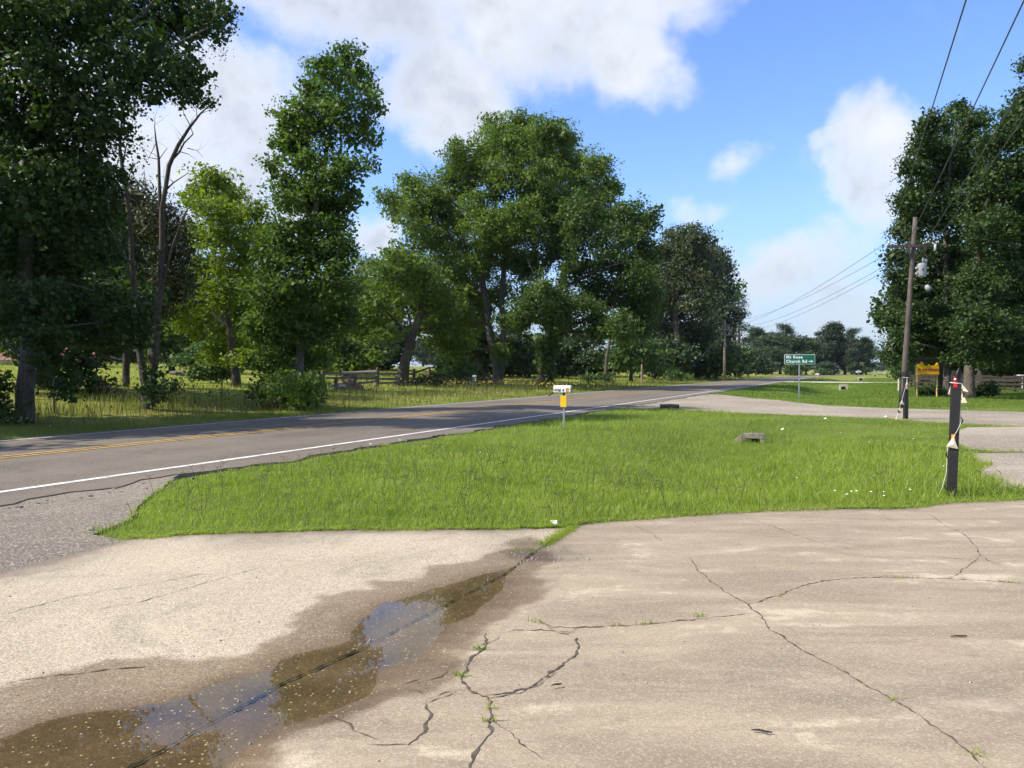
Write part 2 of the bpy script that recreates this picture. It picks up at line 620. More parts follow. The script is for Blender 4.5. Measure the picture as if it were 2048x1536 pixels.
# ------------------------------------------------------------------ measured tables (metres)
# trees: base, limbs [x, y, z, radius], crown lobes [x, y, z, radii]
TREES = {
 'sweetgum_left': ((-13.96, 22, 0.2),
  [[[-0.04,0,-0.15,0.31],[-0.04,0,-0.15,0.27],[0.03,0,0.88,0.235],[0.14,0,2.02,0.215],[0.06,0,4.03,0.2],[0.17,0,5.74,0.18],[0.31,0,7.75,0.15],[0.6,0,9.75,0.12],[0.89,0,12.04,0.09],[0.96,0,13.75,0.05]],[[0.11,0,6.03,0.09],[0.89,0,7.75,0.07],[2.17,0,9.18,0.06],[3.89,0,10.46,0.04],[5.32,0,11.18,0.02]],[[0.17,0,5.17,0.07],[-0.4,0,6.6,0.05],[-1.26,0,8.03,0.03]],[[0.17,0,7.75,0.08],[1.46,0,9.46,0.06],[3.03,0,11.18,0.04],[4.18,0,12.32,0.02]],[[0.14,0,1.74,0.06],[-0.4,0,2.17,0.04],[-0.97,0,2.6,0.02]],[[0.11,0,3.46,0.06],[1.03,0,4.03,0.045],[2.03,0,3.74,0.02]],[[0.74,0,10.32,0.06],[-0.11,0,11.47,0.05],[-0.69,0,12.04,0.02]]],
  [[1.15,-1.56,11.02,1.73,1.72,1.2],[2.02,0.02,11.48,1.58,1.8,1.29],[3.41,1.37,11.94,1.22,1.32,1.06],[5.01,0.79,11.68,0.62,0.73,0.82],[4.92,1.82,12.45,0.46,0.61,0.62],[4.45,0.36,10.18,0.67,0.7,0.8],[3.87,-0.85,9.84,1.24,1.36,1.03],[2.53,-1.65,8.86,1.59,1.39,1.19],[0.24,-0.77,8.63,1.38,1.58,1.66],[1.91,-0.04,8.02,1.07,1.07,1.07],[1.45,-1.4,6.14,1.47,1.25,1.21],[2.37,-0.63,6.46,0.83,0.92,0.97],[-0.51,0.17,4.91,1.3,1.47,1.44],[0.62,0.95,5.03,1.19,1.17,1.04],[2.45,-0.51,5.09,0.7,0.88,0.84],[0.44,1.79,3.46,1.39,1.46,1.08],[1.48,-2.08,3.01,0.91,0.85,0.91],[1.24,2.04,3.02,0.94,1.07,0.94],[1.41,-0.89,2.14,0.82,0.75,0.48],[2.03,-1,1.66,0.38,0.33,0.36],[2.51,-1,1.62,0.3,0.27,0.3],[1.44,-0.5,1.03,0.22,0.3,0.35],[-3.04,2.12,8.35,1.73,2.67,2.35],[-1.32,-0.72,10.59,1.66,1.42,1.66],[-0.36,1.83,14.47,2.63,2.73,1.39],[2.61,1.78,13.98,1.86,1.74,0.93],[4.32,1.59,9.81,0.34,0.42,0.38],[2.58,0.76,2.93,0.74,0.78,0.74],[-0.98,0.89,6.51,1.19,1.32,1.34],[0.13,-0.6,0.2,0.31,0.63,0.56]]),
 'second_oak': ((-19.39, 32, 0.8),
  [[[-0.08,0,-0.15,0.31],[-0.08,0,0.12,0.27],[-0.12,0,1.68,0.25],[-0.17,0,3.76,0.22],[-0.04,0,5.84,0.18],[0.17,0,7.51,0.1]],[[-0.12,0,3.76,0.1],[1.21,0,5.01,0.07],[2.66,0,5.43,0.04]],[[-0.12,0,3.35,0.1],[-1.29,0,4.59,0.07],[-2.33,0,5.01,0.04]]],
  [[0.95,-0.63,6.35,2.24,2.36,1.84],[-0.1,-1.53,6.0,2.18,2.4,1.78],[1.85,0.74,5.53,1.92,1.64,1.7],[-0.39,1.29,3.88,2.6,2.5,1.52],[4.31,-2.79,3.51,1.71,1.8,1.33],[-0.4,-1.68,3.61,1.77,1.72,1.38],[1.51,-1.24,2.25,1.6,1.68,0.8],[3.04,-1.1,2.05,1.21,1.03,0.76],[-0.96,0.47,1.9,1.27,1.16,0.68],[3.3,-0.02,2.51,1.04,1.08,0.83],[-1.43,-2.45,4.69,1.92,2.43,2.31],[0.73,-0.94,8.12,1.82,1.82,1.21]]),
 'brown_cedar': ((-18.57, 37, 0.8),
  [[[0.0,0,-0.15,0.196],[0.0,0,0.0,0.17],[0.05,0,3.25,0.14],[0.1,0,6.14,0.1],[0.19,0,9.03,0.05]],[[0.05,0,4.21,0.05],[1.4,0,5.66,0.03],[2.24,0,6.62,0.02]],[[0.05,0,5.18,0.05],[-0.89,0,6.14,0.03]]],
  [[-0.07,0.62,9.16,1.17,1.17,1.1],[-0.84,0.84,7.98,1.6,1.4,1.35],[0.43,0.75,7.84,1.23,1.45,1.35],[2.08,-0.71,7.92,0.99,1.06,1.18],[0.94,0.71,6.24,1.52,1.65,1.35],[-1.33,0.83,6.26,1.48,1.71,1.6],[2.71,-0.54,6.53,0.76,1.05,1.19],[2.7,-1.04,5.05,0.94,1.04,1.17],[-0.82,1.54,4.85,1.75,1.7,1.25],[1.92,-1.62,3.84,1.27,1.11,1.04],[-2.32,1.08,4.56,1.24,1.3,1.49]]),
 'dead_tree': ((-12.78, 27, 0.27),
  [[[-0.05,0,-0.15,0.19],[-0.05,0,0.12,0.165],[-0.16,0,1.21,0.132],[-0.32,0,2.26,0.11],[-0.49,0,4.54,0.094],[-0.6,0,6.47,0.077],[-0.77,0,7.88,0.074],[-0.91,0,9.11,0.054],[-0.86,0,9.9,0.041],[-0.74,0,10.48,0.016]],[[0.07,0,0.07,0.176],[0.18,0,1.21,0.143],[0.28,0,2.26,0.132],[0.42,0,4.02,0.116],[0.53,0,5.6,0.099],[0.54,0,7.0,0.088],[0.68,0,7.79,0.072],[0.81,0,8.49,0.074],[1.12,0,9.19,0.061],[1.51,0,9.81,0.047],[1.91,0,10.3,0.03],[2.32,0,10.67,0.011]],[[0.49,0,6.83,0.068],[0.46,0,7.88,0.054],[0.44,0,8.76,0.043],[0.35,0,9.37,0.03],[0.3,0,9.9,0.014]],[[0.84,0,8.62,0.038],[1.16,0,8.97,0.032],[1.33,0,9.28,0.027],[1.65,0,9.6,0.019],[1.54,0,9.9,0.014],[1.76,0,10.16,0.008]],[[0.65,0,7.62,0.034],[0.95,0,7.91,0.024],[1.47,0,8.25,0.011]],[[0.46,0,4.02,0.047],[0.86,0,5.6,0.038],[1.33,0,6.83,0.024],[1.74,0,7.44,0.011]],[[-0.81,0,8.58,0.027],[-0.67,0,9.28,0.018],[-0.37,0,9.37,0.008]],[[0.44,0,8.72,0.016],[0.07,0,8.79,0.011],[-0.14,0,9.11,0.005]],[[0.42,0,8.67,0.016],[0.74,0,9.11,0.009]],[[1.56,0,9.88,0.02],[1.33,0,10.3,0.012],[1.26,0,10.69,0.005]],[[1.79,0,10.16,0.016],[1.76,0,10.6,0.007]],[[-0.49,0,4.81,0.034],[-0.98,0,5.95,0.022],[-1.6,0,6.65,0.009]],[[1.44,0,9.11,0.016],[1.79,0,9.02,0.009],[2.0,0,8.79,0.005]],[[1.12,0,9.0,0.016],[1.47,0,8.9,0.009],[1.74,0,8.72,0.004]],[[0.07,0,2.09,0.068],[0.11,0,1.03,0.066],[0.12,0,0.12,0.077]],[[0.53,0,6.12,0.027],[1.12,0,6.47,0.016],[1.83,0,6.83,0.007]],[[0.35,0,9.28,0.014],[0.07,0,8.72,0.008],[-0.42,0,8.79,0.004]],[[0.53,0,7.18,0.016],[0.07,0,7.35,0.008],[-0.07,0,8.23,0.004]]],
  [[0.22,-0.2,0.86,0.24,0.46,0.45],[0.09,-0.2,1.47,0.17,0.36,0.31],[0.39,-0.3,0.43,0.31,0.31,0.28],[0.98,-0.4,0.86,0.24,0.35,0.31]]),
 'yellowgreen_tree': ((-16.51, 46, 0.61),
  [[[0.0,0,-0.15,0.253],[0.0,0,0.68,0.22],[-0.3,0,2.84,0.2],[-0.6,0,5.23,0.17],[-0.75,0,7.62,0.13],[-1.02,0,10.01,0.09],[-1.2,0,11.81,0.04]],[[-0.3,0,3.43,0.12],[-1.41,0,4.48,0.1],[-2.6,0,5.23,0.06],[-3.35,0,5.53,0.03]],[[-0.6,0,5.23,0.09],[0.24,0,6.43,0.06],[1.14,0,7.32,0.03]],[[-0.72,0,7.02,0.07],[-1.79,0,8.82,0.05],[-2.3,0,10.61,0.02]]],
  [[-1.47,0.4,12.45,1.27,1.11,0.84],[-2.18,0.06,11.37,1.14,1.3,0.84],[-1.28,2.67,12.06,1.33,1.33,0.89],[-0.13,-2.92,9.87,1.74,1.87,0.84],[0.11,0.8,10.32,1.28,1.32,1.07],[-2.85,1.11,9.31,1.23,1.12,1.07],[0.35,-2.71,8.36,1.69,1.48,1.07],[1.24,-1.18,8.33,1.02,1.23,1.17],[-1.75,-0.12,7.01,1.79,1.69,1.19],[0.94,-1.97,6.62,1.57,1.37,1.2],[-3.38,0.91,6.53,1.22,1.2,1.22],[-0.56,-1.81,5.06,1.58,1.8,0.98],[-0.01,2.02,4.79,1.56,1.63,1.56],[-3.14,0.93,4.09,1.37,1.32,0.92],[-2.92,-1.66,4.79,1.15,1.34,1.3],[-0.9,2.32,2.93,1.89,2.06,1.1],[-1.89,2.47,1.99,1.26,1.31,0.76],[1.77,-2.75,1.75,1.12,1.25,0.67],[1.19,1.7,9.11,0.93,1.72,1.86],[1.75,-0.51,6.37,1.04,1.49,1.48]]),
 'tall_sweetgum': ((-8.57, 30.5, 0.1),
  [[[0.0,0.0,-0.15,0.23],[0.0,0.0,0.06,0.2],[0.12,0.0,1.55,0.17],[0.2,0.0,2.74,0.16],[0.24,0.0,4.33,0.14],[0.46,0.0,5.91,0.125],[0.75,0.0,7.7,0.11],[1.11,0.0,9.48,0.09],[1.51,0.0,11.47,0.065],[1.94,0.0,13.45,0.03]],[[0.36,0.0,5.52,0.06],[-0.44,0.0,6.71,0.045],[-0.83,0.0,7.7,0.025]],[[0.65,0.0,7.5,0.05],[-0.24,0.0,9.29,0.04],[-0.93,0.0,9.78,0.015]],[[0.95,0.0,8.69,0.05],[1.94,0.0,10.08,0.035],[2.84,0.0,11.07,0.015]],[[0.24,0.0,4.33,0.05],[1.35,0.0,5.12,0.035],[2.14,0.0,5.52,0.015]],[[0.2,0.0,3.14,0.05],[-0.63,0.0,3.93,0.04],[-1.43,0.0,4.33,0.015]],[[1.25,0.0,10.28,0.035],[0.56,0.0,11.67,0.025],[0.16,0.0,11.86,0.01]]],
  [[2.25,-0.79,13.57,0.62,0.6,0.46],[1.71,-1.52,12.67,0.72,0.8,0.53],[2.54,0.17,13.02,0.84,0.79,0.64],[3.23,-0.75,11.76,0.39,0.51,0.46],[0.75,1.24,13.0,0.93,0.84,0.7],[2.36,-1.05,11.6,1.0,0.88,0.69],[0.08,-0.29,11.67,0.79,0.75,0.59],[1.1,-0.2,11.21,1.14,0.99,0.75],[2.67,-0.45,10.7,0.74,0.81,0.63],[-0.33,0.19,10.63,0.9,0.77,0.64],[-1.02,0.15,9.76,0.44,0.47,0.2],[0.61,-0.21,10.02,1.14,1.21,0.75],[2.21,-0.79,9.37,0.89,0.98,0.5],[2.93,-0.18,9.73,0.24,0.24,0.24],[1.57,-0.93,8.76,1.0,1.03,0.62],[-0.21,0.74,8.97,1.02,1.12,0.57],[-0.3,-0.8,8.02,0.68,0.76,0.54],[0.67,1.11,8.13,1.15,1.13,0.74],[1.79,0.71,8.45,0.51,0.48,0.41],[0.46,1.0,8.62,0.92,0.86,0.61],[0.99,1.53,7.8,0.75,0.67,0.62],[0.24,-0.42,6.93,1.29,1.11,0.82],[1.61,-0.12,6.98,0.71,0.66,0.67],[-0.44,-0.64,5.82,1.01,1.05,0.85],[1.06,-0.44,5.85,1.29,1.11,0.9],[2.11,-0.78,6.19,0.46,0.6,0.58],[-0.69,-1.38,4.58,0.95,0.9,0.83],[0.42,-0.24,4.5,1.57,1.73,1.02],[1.98,-1.06,4.81,0.8,0.89,0.84],[-0.5,-0.44,3.31,1.21,1.14,0.86],[-1.39,-0.1,3.13,0.75,0.73,0.71],[0.88,0.29,3.25,1.2,1.07,0.84],[1.99,0.26,3.95,0.52,0.65,0.68],[-0.39,0.88,2.16,1.22,1.19,0.73],[-1.46,1.37,1.86,0.87,1.0,0.62],[0.56,1.57,1.97,0.75,0.68,0.54],[0.34,-1.34,0.98,1.1,1.09,0.64],[-1.24,1.0,0.94,0.82,0.9,0.53],[0.39,1.03,0.83,0.82,0.83,0.53],[0.19,-0.1,0.37,0.99,0.93,0.36],[-1.1,-0.4,0.57,0.43,0.46,0.27]]),
 'pale_far_tree': ((-17.97, 98, 1.29),
  [[[0.0,0,-0.15,0.345],[0.0,0,0.36,0.3],[-0.06,0,6.1,0.25],[-0.13,0,11.83,0.15]],[[-0.06,0,6.73,0.1],[1.15,0,9.92,0.05]]],
  [[-0.37,1.32,14.25,2.2,2.05,1.55],[-0.6,-1.52,11.34,1.88,2.04,2.01],[0.2,3.57,11.59,1.85,2.38,2.25],[-0.42,2.3,8.19,2.74,2.35,2.35],[-0.92,-0.84,4.78,2.53,2.5,2.15],[2.08,-3.62,4.66,2.21,2.09,2.09],[-0.03,1.22,2.62,2.97,2.6,1.42]]),
 'leaning_elm': ((-8.5, 60, 0.44),
  [[[-0.12,0,-0.15,0.57],[-0.12,0,0.74,0.496],[0.23,0,2.19,0.384],[0.7,0,3.75,0.32],[1.25,0,5.31,0.264],[1.56,0,7.06,0.16],[1.72,0,8.62,0.08]],[[0.55,0,3.36,0.16],[-0.62,0,5.11,0.12],[-1.79,0,6.28,0.056]],[[1.17,0,5.11,0.16],[2.5,0,5.89,0.112],[3.67,0,6.28,0.048]],[[0.78,0,4.02,0.12],[0.35,0,5.89,0.08],[-0.23,0,7.45,0.04]]],
  [[-0.18,-1.67,8.61,1.97,2.05,1.67],[-2.15,-1.28,6.56,1.76,1.95,1.6],[1.44,-0.97,8.12,1.77,1.9,1.69],[2.83,0.57,6.73,1.81,2.03,1.73],[-1.24,4.08,6.63,2.33,2.46,1.5],[-3.3,1.74,4.83,1.77,1.74,1.36],[-1.17,-1.42,4.07,1.37,1.33,0.69],[3.14,1.6,4.42,1.68,1.9,1.2],[1.51,1.83,4.83,1.45,1.57,0.8],[-4.17,0.14,5.51,1.41,1.42,1.56]]),
 'big_pecan': ((-1.37, 70, 0.35),
  [[[0.0,0,-0.15,0.557],[0.0,0,0.48,0.484],[-0.09,0,1.98,0.39],[-0.46,0,3.57,0.359],[-0.73,0,5.39,0.312],[-1.0,0,7.67,0.281],[-1.55,0,9.72,0.218],[-2.55,0,11.54,0.156],[-4.05,0,13.13,0.094],[-5.64,0,14.49,0.039]],[[0.27,0,0.52,0.39],[0.46,0,2.21,0.328],[0.64,0,4.94,0.281],[0.41,0,7.67,0.257],[0.64,0,10.4,0.234],[1.27,0,13.13,0.203],[2.09,0,15.4,0.156],[3.09,0,17.0,0.094],[4.14,0,18.59,0.039]],[[-0.82,0,6.76,0.172],[-1.18,0,9.49,0.156],[-0.41,0,12.22,0.14],[-0.18,0,15.4,0.109],[-0.05,0,19.05,0.07],[0.27,0,21.78,0.031]],[[-1.32,0,8.8,0.14],[-3.14,0,9.49,0.109],[-5.19,0,9.72,0.07],[-7.24,0,9.94,0.031]],[[-2.46,0,11.54,0.101],[-3.6,0,14.49,0.078],[-4.73,0,17.0,0.055],[-6.01,0,18.82,0.031],[-7.01,0,20.18,0.012]],[[0.73,0,10.85,0.125],[0.5,0,13.58,0.094],[0.64,0,16.77,0.062],[1.64,0,20.41,0.031]],[[-4.05,0,13.04,0.062],[-6.1,0,13.81,0.047],[-8.15,0,14.49,0.023]],[[1.87,0,14.95,0.094],[3.91,0,15.86,0.062],[6.64,0,17.68,0.031]],[[-6.01,0,18.82,0.023],[-6.46,0,19.59,0.016],[-6.74,0,20.05,0.006]],[[-5.83,0,18.5,0.023],[-5.55,0,19.73,0.014],[-5.37,0,20.18,0.006]],[[-8.92,0,12.22,0.023],[-9.51,0,13.13,0.016],[-10.47,0,13.58,0.006]],[[3.0,0,16.77,0.055],[5.28,0,19.5,0.039],[7.56,0,19.96,0.016]],[[-1.32,0,19.96,0.023],[-1.55,0,20.87,0.016],[-1.64,0,21.32,0.006]]],
  [[2.24,4.32,25.07,1.26,1.42,0.68],[2.15,5.83,24.57,2.07,2.33,1.18],[-0.08,-0.72,22.83,1.35,1.37,0.99],[0.84,-2.86,20.94,1.92,1.89,1.05],[5.66,0.33,22.33,1.65,1.77,1.28],[4.12,-0.58,22.73,1.35,1.41,0.99],[-3.6,-2.99,20.47,1.13,1.14,0.7],[-2.8,-1.84,19.69,1.6,1.52,1.15],[-0.89,0.67,21.28,1.56,1.4,1.38],[2.76,-0.56,20.93,2.53,2.42,1.53],[5.34,2.69,21.05,2.27,2.01,1.61],[-7.38,-1.39,17.89,1.52,1.37,0.8],[-8.76,-5.68,15.6,1.0,0.98,0.59],[-9.06,3.57,16.99,1.53,1.44,1.05],[-6.23,-2.06,16.4,1.86,2.01,1.24],[-4.36,1.03,18.29,1.66,1.52,1.48],[-2.19,1.92,18.97,2.06,2.14,1.59],[0.76,-3.04,18.06,2.18,2.17,1.57],[3.58,-3.27,17.7,2.43,2.7,1.65],[7.46,4.39,20.74,1.84,1.9,1.45],[8.57,-4.08,18.65,1.37,1.38,1.11],[9.83,-4.25,17.03,0.77,1.11,1.11],[8.97,4.93,18.74,2.14,2.08,1.46],[6.3,1.53,17.34,2.33,2.58,1.58],[-7.14,-1.88,14.67,1.59,1.43,1.24],[-4.97,0.15,15.43,2.1,2.33,1.46],[-1.93,-1.46,15.33,2.23,2.48,1.52],[-0.93,-4.62,13.41,2.04,1.76,1.45],[0.85,-4.15,13.2,1.54,1.48,1.37],[2.25,-5.37,13.9,2.1,1.92,1.51],[-6.24,-2.81,12.74,1.83,2.01,1.22],[-4.0,3.62,13.26,2.39,2.53,1.53],[-0.4,-0.26,12.18,2.09,2.21,1.27],[-9.33,3.45,12.04,1.24,1.15,0.96],[-7.1,4.79,11.26,2.24,2.11,1.36],[-3.41,-2.59,10.28,2.1,2.19,1.23],[-1.43,2.96,10.55,1.52,1.72,1.23],[-7.27,-2.23,8.87,1.85,1.88,1.06],[-5.32,3.93,8.89,2.31,2.34,1.25],[-2.77,5.63,8.57,1.97,2.1,1.18],[-8.88,-2.69,9.17,1.14,1.27,0.96],[3.63,-1.77,15.49,2.22,1.99,1.6],[1.89,3.24,11.77,1.9,1.95,1.43],[0.19,5.15,8.62,1.27,1.49,1.47],[-4.47,-2.97,5.87,2.0,1.78,1.48],[-3.26,5.66,5.72,1.77,1.63,1.77],[-3.65,-5.15,3.4,1.77,1.88,1.18],[-5.96,-5.24,6.77,1.68,1.93,1.18],[0.93,3.63,5.6,1.05,1.26,1.15],[0.32,-3.31,3.03,0.61,0.99,0.87]]),
 'ivy_oak': ((2.75, 64, 0.16),
  [[[-0.25,0,-0.15,0.531],[-0.25,0,0.58,0.462],[-0.08,0,2.32,0.363],[0.25,0,4.41,0.33],[0.75,0,6.49,0.29],[1.33,0,8.57,0.251],[1.75,0,11.06,0.211],[2.0,0,13.56,0.132],[2.08,0,15.64,0.066]],[[0.42,0,0.58,0.297],[0.5,0,2.74,0.264],[0.67,0,4.82,0.224],[0.33,0,6.9,0.185],[-0.62,0,8.98,0.106],[-1.46,0,10.65,0.046]],[[1.17,0,8.15,0.132],[3.12,0,9.19,0.092],[5.2,0,10.02,0.053],[7.07,0,10.65,0.02]],[[1.66,0,10.65,0.119],[3.54,0,12.31,0.079],[5.62,0,13.56,0.046],[7.91,0,13.98,0.02]],[[0.67,0,6.07,0.119],[2.5,0,6.82,0.086],[4.58,0,7.11,0.053],[6.45,0,7.32,0.02]],[[1.58,0,9.81,0.079],[0.42,0,11.48,0.053],[-0.83,0,12.73,0.02]],[[0.42,0,5.24,0.092],[-1.25,0,6.07,0.066],[-2.08,0,6.49,0.026]]],
  [[8.63,-0.15,13.95,0.83,0.85,1.0],[6.19,-3.7,13.84,1.25,1.23,0.94],[5.31,4.42,15.51,1.78,1.52,1.33],[2.55,-4.12,13.76,1.56,1.47,1.25],[1.43,4.25,15.25,1.86,1.93,1.51],[8.1,3.83,13.4,1.76,1.77,1.32],[5.04,-4.39,11.57,1.55,1.54,1.24],[3.95,2.92,13.02,1.57,1.47,1.31],[9.07,4.34,11.93,1.07,1.22,1.24],[7.44,2.95,10.63,1.48,1.39,1.22],[5.49,4.14,10.8,1.51,1.64,1.15],[3.6,1.96,9.86,1.2,1.36,1.12],[7.82,0.73,9.07,1.52,1.32,1.26],[6.53,3.6,8.52,1.67,1.79,1.14],[4.59,3.19,8.05,1.57,1.39,1.14],[8.07,3.64,7.21,1.76,1.83,1.32],[2.81,-3.39,6.54,1.42,1.58,0.87],[4.59,-1.65,5.55,1.46,1.51,0.89],[5.72,-5.11,4.94,1.38,1.48,0.92],[-0.35,-3.61,7.38,1.57,1.6,1.33],[-1.06,4.09,7.25,1.77,1.69,1.42],[-2.11,-2.69,5.48,1.44,1.61,1.04],[0.47,-2.85,5.67,1.43,1.4,1.11],[1.72,0.75,5.28,1.09,1.24,0.84],[8.45,4.62,5.51,1.52,1.35,1.07],[3.96,-1.89,4.52,1.21,1.3,0.48],[1.66,0,7.32,0.67,1.87,1.66],[2.0,0,11.48,0.75,2.37,2.08],[1.58,5.28,13.2,1.62,1.55,1.8],[-0.38,1.1,12.5,1.44,1.35,1.44],[-1.14,4.45,10.39,1.51,1.69,1.34],[9.23,2.73,7.57,1.13,1.64,1.74],[0.42,0,3.57,0.83,1.17,1.08],[0.07,-0.3,2.32,0.58,1.32,1.41],[0.48,-0.3,4.39,0.58,1.27,1.24],[0.9,-0.3,6.26,0.58,1.22,1.08],[1.44,-0.3,8.53,0.58,1.16,1.08]]),
 'ivy_column': ((-3.41, 82, 0.59),
  [[[0.11,0,-0.15,1.035],[0.11,0,0.42,0.9],[0.11,0,3.19,0.8],[-0.11,0,6.39,0.7],[-0.53,0,9.59,0.4]]],
  [[0.07,0.94,6.45,1.19,2.79,2.7],[-0.26,-0.2,8.5,1.6,1.8,1.81],[0.44,-0.41,3.71,1.06,1.86,1.8],[-1.02,-0.78,6.34,1.37,1.47,1.58],[-1.87,0.09,3.72,1.92,1.83,1.92],[3.73,-0.91,3.69,1.79,2.11,1.9],[4.54,0.63,2.13,1.4,1.58,1.18]]),
 'dark_juniper': ((26.25, 116, 0.16),
  [[[-0.75,0,-0.15,0.575],[-0.75,0,0.36,0.5],[-1.51,0,8.28,0.4],[-2.11,0,15.06,0.3],[-0.75,0,21.1,0.1]],[[-1.81,0,10.54,0.12],[1.36,0,13.56,0.08],[3.62,0,15.06,0.03]],[[-1.96,0,13.56,0.12],[-4.68,0,15.06,0.08],[-6.18,0,16.57,0.03]]],
  [[-0.69,-3.68,21.94,1.75,1.52,0.88],[-0.93,3.42,21.83,2.48,2.78,1.55],[0.69,-5.23,20.36,2.02,2.08,1.73],[-3.16,-0.73,18.88,2.55,2.91,2.1],[-0.4,-1.77,18.2,3.12,2.9,2.23],[2.84,1.09,18.62,2.13,2.1,2.28],[-2.93,6.0,16.4,3.01,3.32,2.7],[-0.91,-1.73,14.86,3.42,3.78,2.38],[1.81,-3.64,14.64,2.19,2.63,2.34],[-4.44,1.27,12.01,3.05,2.65,2.59],[-0.26,4.74,11.69,3.61,3.86,2.51],[0.86,-5.11,10.86,2.45,2.24,2.45],[-4.52,5.1,8.42,3.15,2.7,2.68],[-1.17,4.15,7.58,3.59,3.34,2.66],[2.9,4.85,7.77,2.83,2.74,2.51],[-3.73,-0.95,4.11,3.74,3.82,2.24],[1.72,4.82,4.0,3.61,3.53,2.36]]),
 'black_juniper': ((35.02, 132, 0.12),
  [[[0.0,0,-0.15,0.46],[0.0,0,0.24,0.4],[0.0,0,9.25,0.3],[0.17,0,16.98,0.15]],[[0.0,0,10.11,0.1],[1.54,0,13.55,0.04]]],
  [[-0.33,-1.23,20.75,2.04,1.87,1.87],[0.3,-3.9,18.6,1.33,2.07,1.83],[-1.23,-1.42,17.49,2.55,2.31,2.72],[0.56,-2.32,15.19,1.69,2.88,2.87],[-0.05,2.1,13.3,3.14,3.12,3.31],[0.6,-2.79,9.93,2.18,2.93,3.36],[0.44,2.98,7.85,3.34,3.31,3.51],[0.62,-1.82,4.07,2.54,3.3,2.88],[-0.97,1.91,3.27,3.13,3.39,2.09]]),
 'lit_poplar': ((44.08, 152, 0.12),
  [[[0.0,0,-0.15,0.287],[0.0,0,0.34,0.25],[0.0,0,9.44,0.2],[0.0,0,15.37,0.08]]],
  [[-0.43,-1.14,17.62,1.18,1.17,1.18],[-0.48,1.1,15.46,1.39,1.82,1.99],[-0.34,-1.16,3.49,2.55,2.53,2.35],[2.4,1.41,4.52,1.99,2.19,1.99]]),
 'thin_pine': ((46.64, 158, 0.13),
  [[[0.0,0,-0.15,0.322],[0.0,0,0.29,0.28],[-0.1,0,11.8,0.2],[-0.21,0,18.47,0.06]],[[-0.1,0,6.66,0.05],[1.23,0,7.28,0.02]],[[-0.1,0,9.74,0.05],[-1.44,0,10.56,0.02]],[[-0.1,0,12.31,0.05],[1.23,0,13.34,0.02]]],
  [[-0.23,-0.09,16.93,0.92,0.85,0.92],[0.26,-0.17,15.28,0.92,1.04,0.62],[-0.89,0.12,14.07,0.93,1.01,0.62],[0.76,0.49,13.07,1.03,1.17,0.72],[-1.25,-0.78,11.54,0.92,0.84,0.72],[0.92,0.31,10.17,1.24,1.12,0.72],[-0.81,0.75,8.96,0.93,1.05,0.62],[0.82,-0.02,7.69,1.13,1.29,0.72],[-0.84,-0.75,6.43,1.02,1.08,0.82]]),
 'field_maple': ((14.24, 92, 0.19),
  [[[0.0,0,-0.15,0.23],[0.0,0,0.74,0.2],[0.0,0,3.85,0.15],[0.12,0,5.64,0.05]]],
  [[-1.73,-2.11,4.38,1.4,1.47,1.52],[-0.24,-1.56,4.4,1.65,1.51,1.65],[1.67,0.0,3.55,1.67,1.6,1.44],[-0.82,-0.72,2.52,2.37,2.72,1.07],[2.57,1.64,2.37,2.07,2.09,1.1],[1.01,1.43,5.71,1.58,1.6,1.46],[-1.47,-1.09,5.71,0.95,0.88,0.95]]),
 'young_elm': ((9.36, 100, 0.45),
  [[[0.0,0,-0.15,0.23],[0.0,0,0.42,0.2],[0.0,0,3.8,0.14],[0.13,0,5.75,0.05]],[[0.0,0,3.8,0.06],[1.43,0,5.1,0.03]]],
  [[-0.71,-0.64,5.6,1.68,1.64,1.16],[1.38,1.95,4.85,1.46,1.42,1.33],[-1.04,1.58,3.84,1.98,2.12,1.45],[0.87,-1.63,2.8,1.92,2.13,1.15],[-2.39,1.11,2.85,1.58,1.56,1.31],[2.18,0.9,5.93,0.66,0.79,0.92]]),
 'snag': ((10.87, 88, 0.24),
  [[[-0.11,0,-0.15,0.266],[-0.11,0,0.95,0.231],[-0.06,0,2.84,0.198],[0.23,0,4.27,0.165],[0.46,0,5.53,0.132],[0.4,0,6.22,0.11]],[[0.0,0,3.59,0.055],[-0.4,0,4.04,0.028]]],
  []),
 'right_sweetgum': ((27.69, 49, 0.0),
  [[[0.0,0,-0.15,0.299],[0.0,0,-0.26,0.26],[0.03,0,1.01,0.22],[0.0,0,2.92,0.2],[-0.1,0,6.11,0.18],[-0.16,0,9.93,0.14],[0.06,0,14.39,0.09],[0.41,0,17.58,0.03]],[[-0.1,0,7.38,0.08],[-1.69,0,9.3,0.05],[-2.96,0,10.25,0.02]],[[-0.16,0,9.93,0.08],[1.18,0,12.48,0.05],[1.82,0,14.71,0.02]],[[-0.03,0,4.2,0.08],[-1.69,0,5.47,0.05],[-3.28,0,6.11,0.02]]],
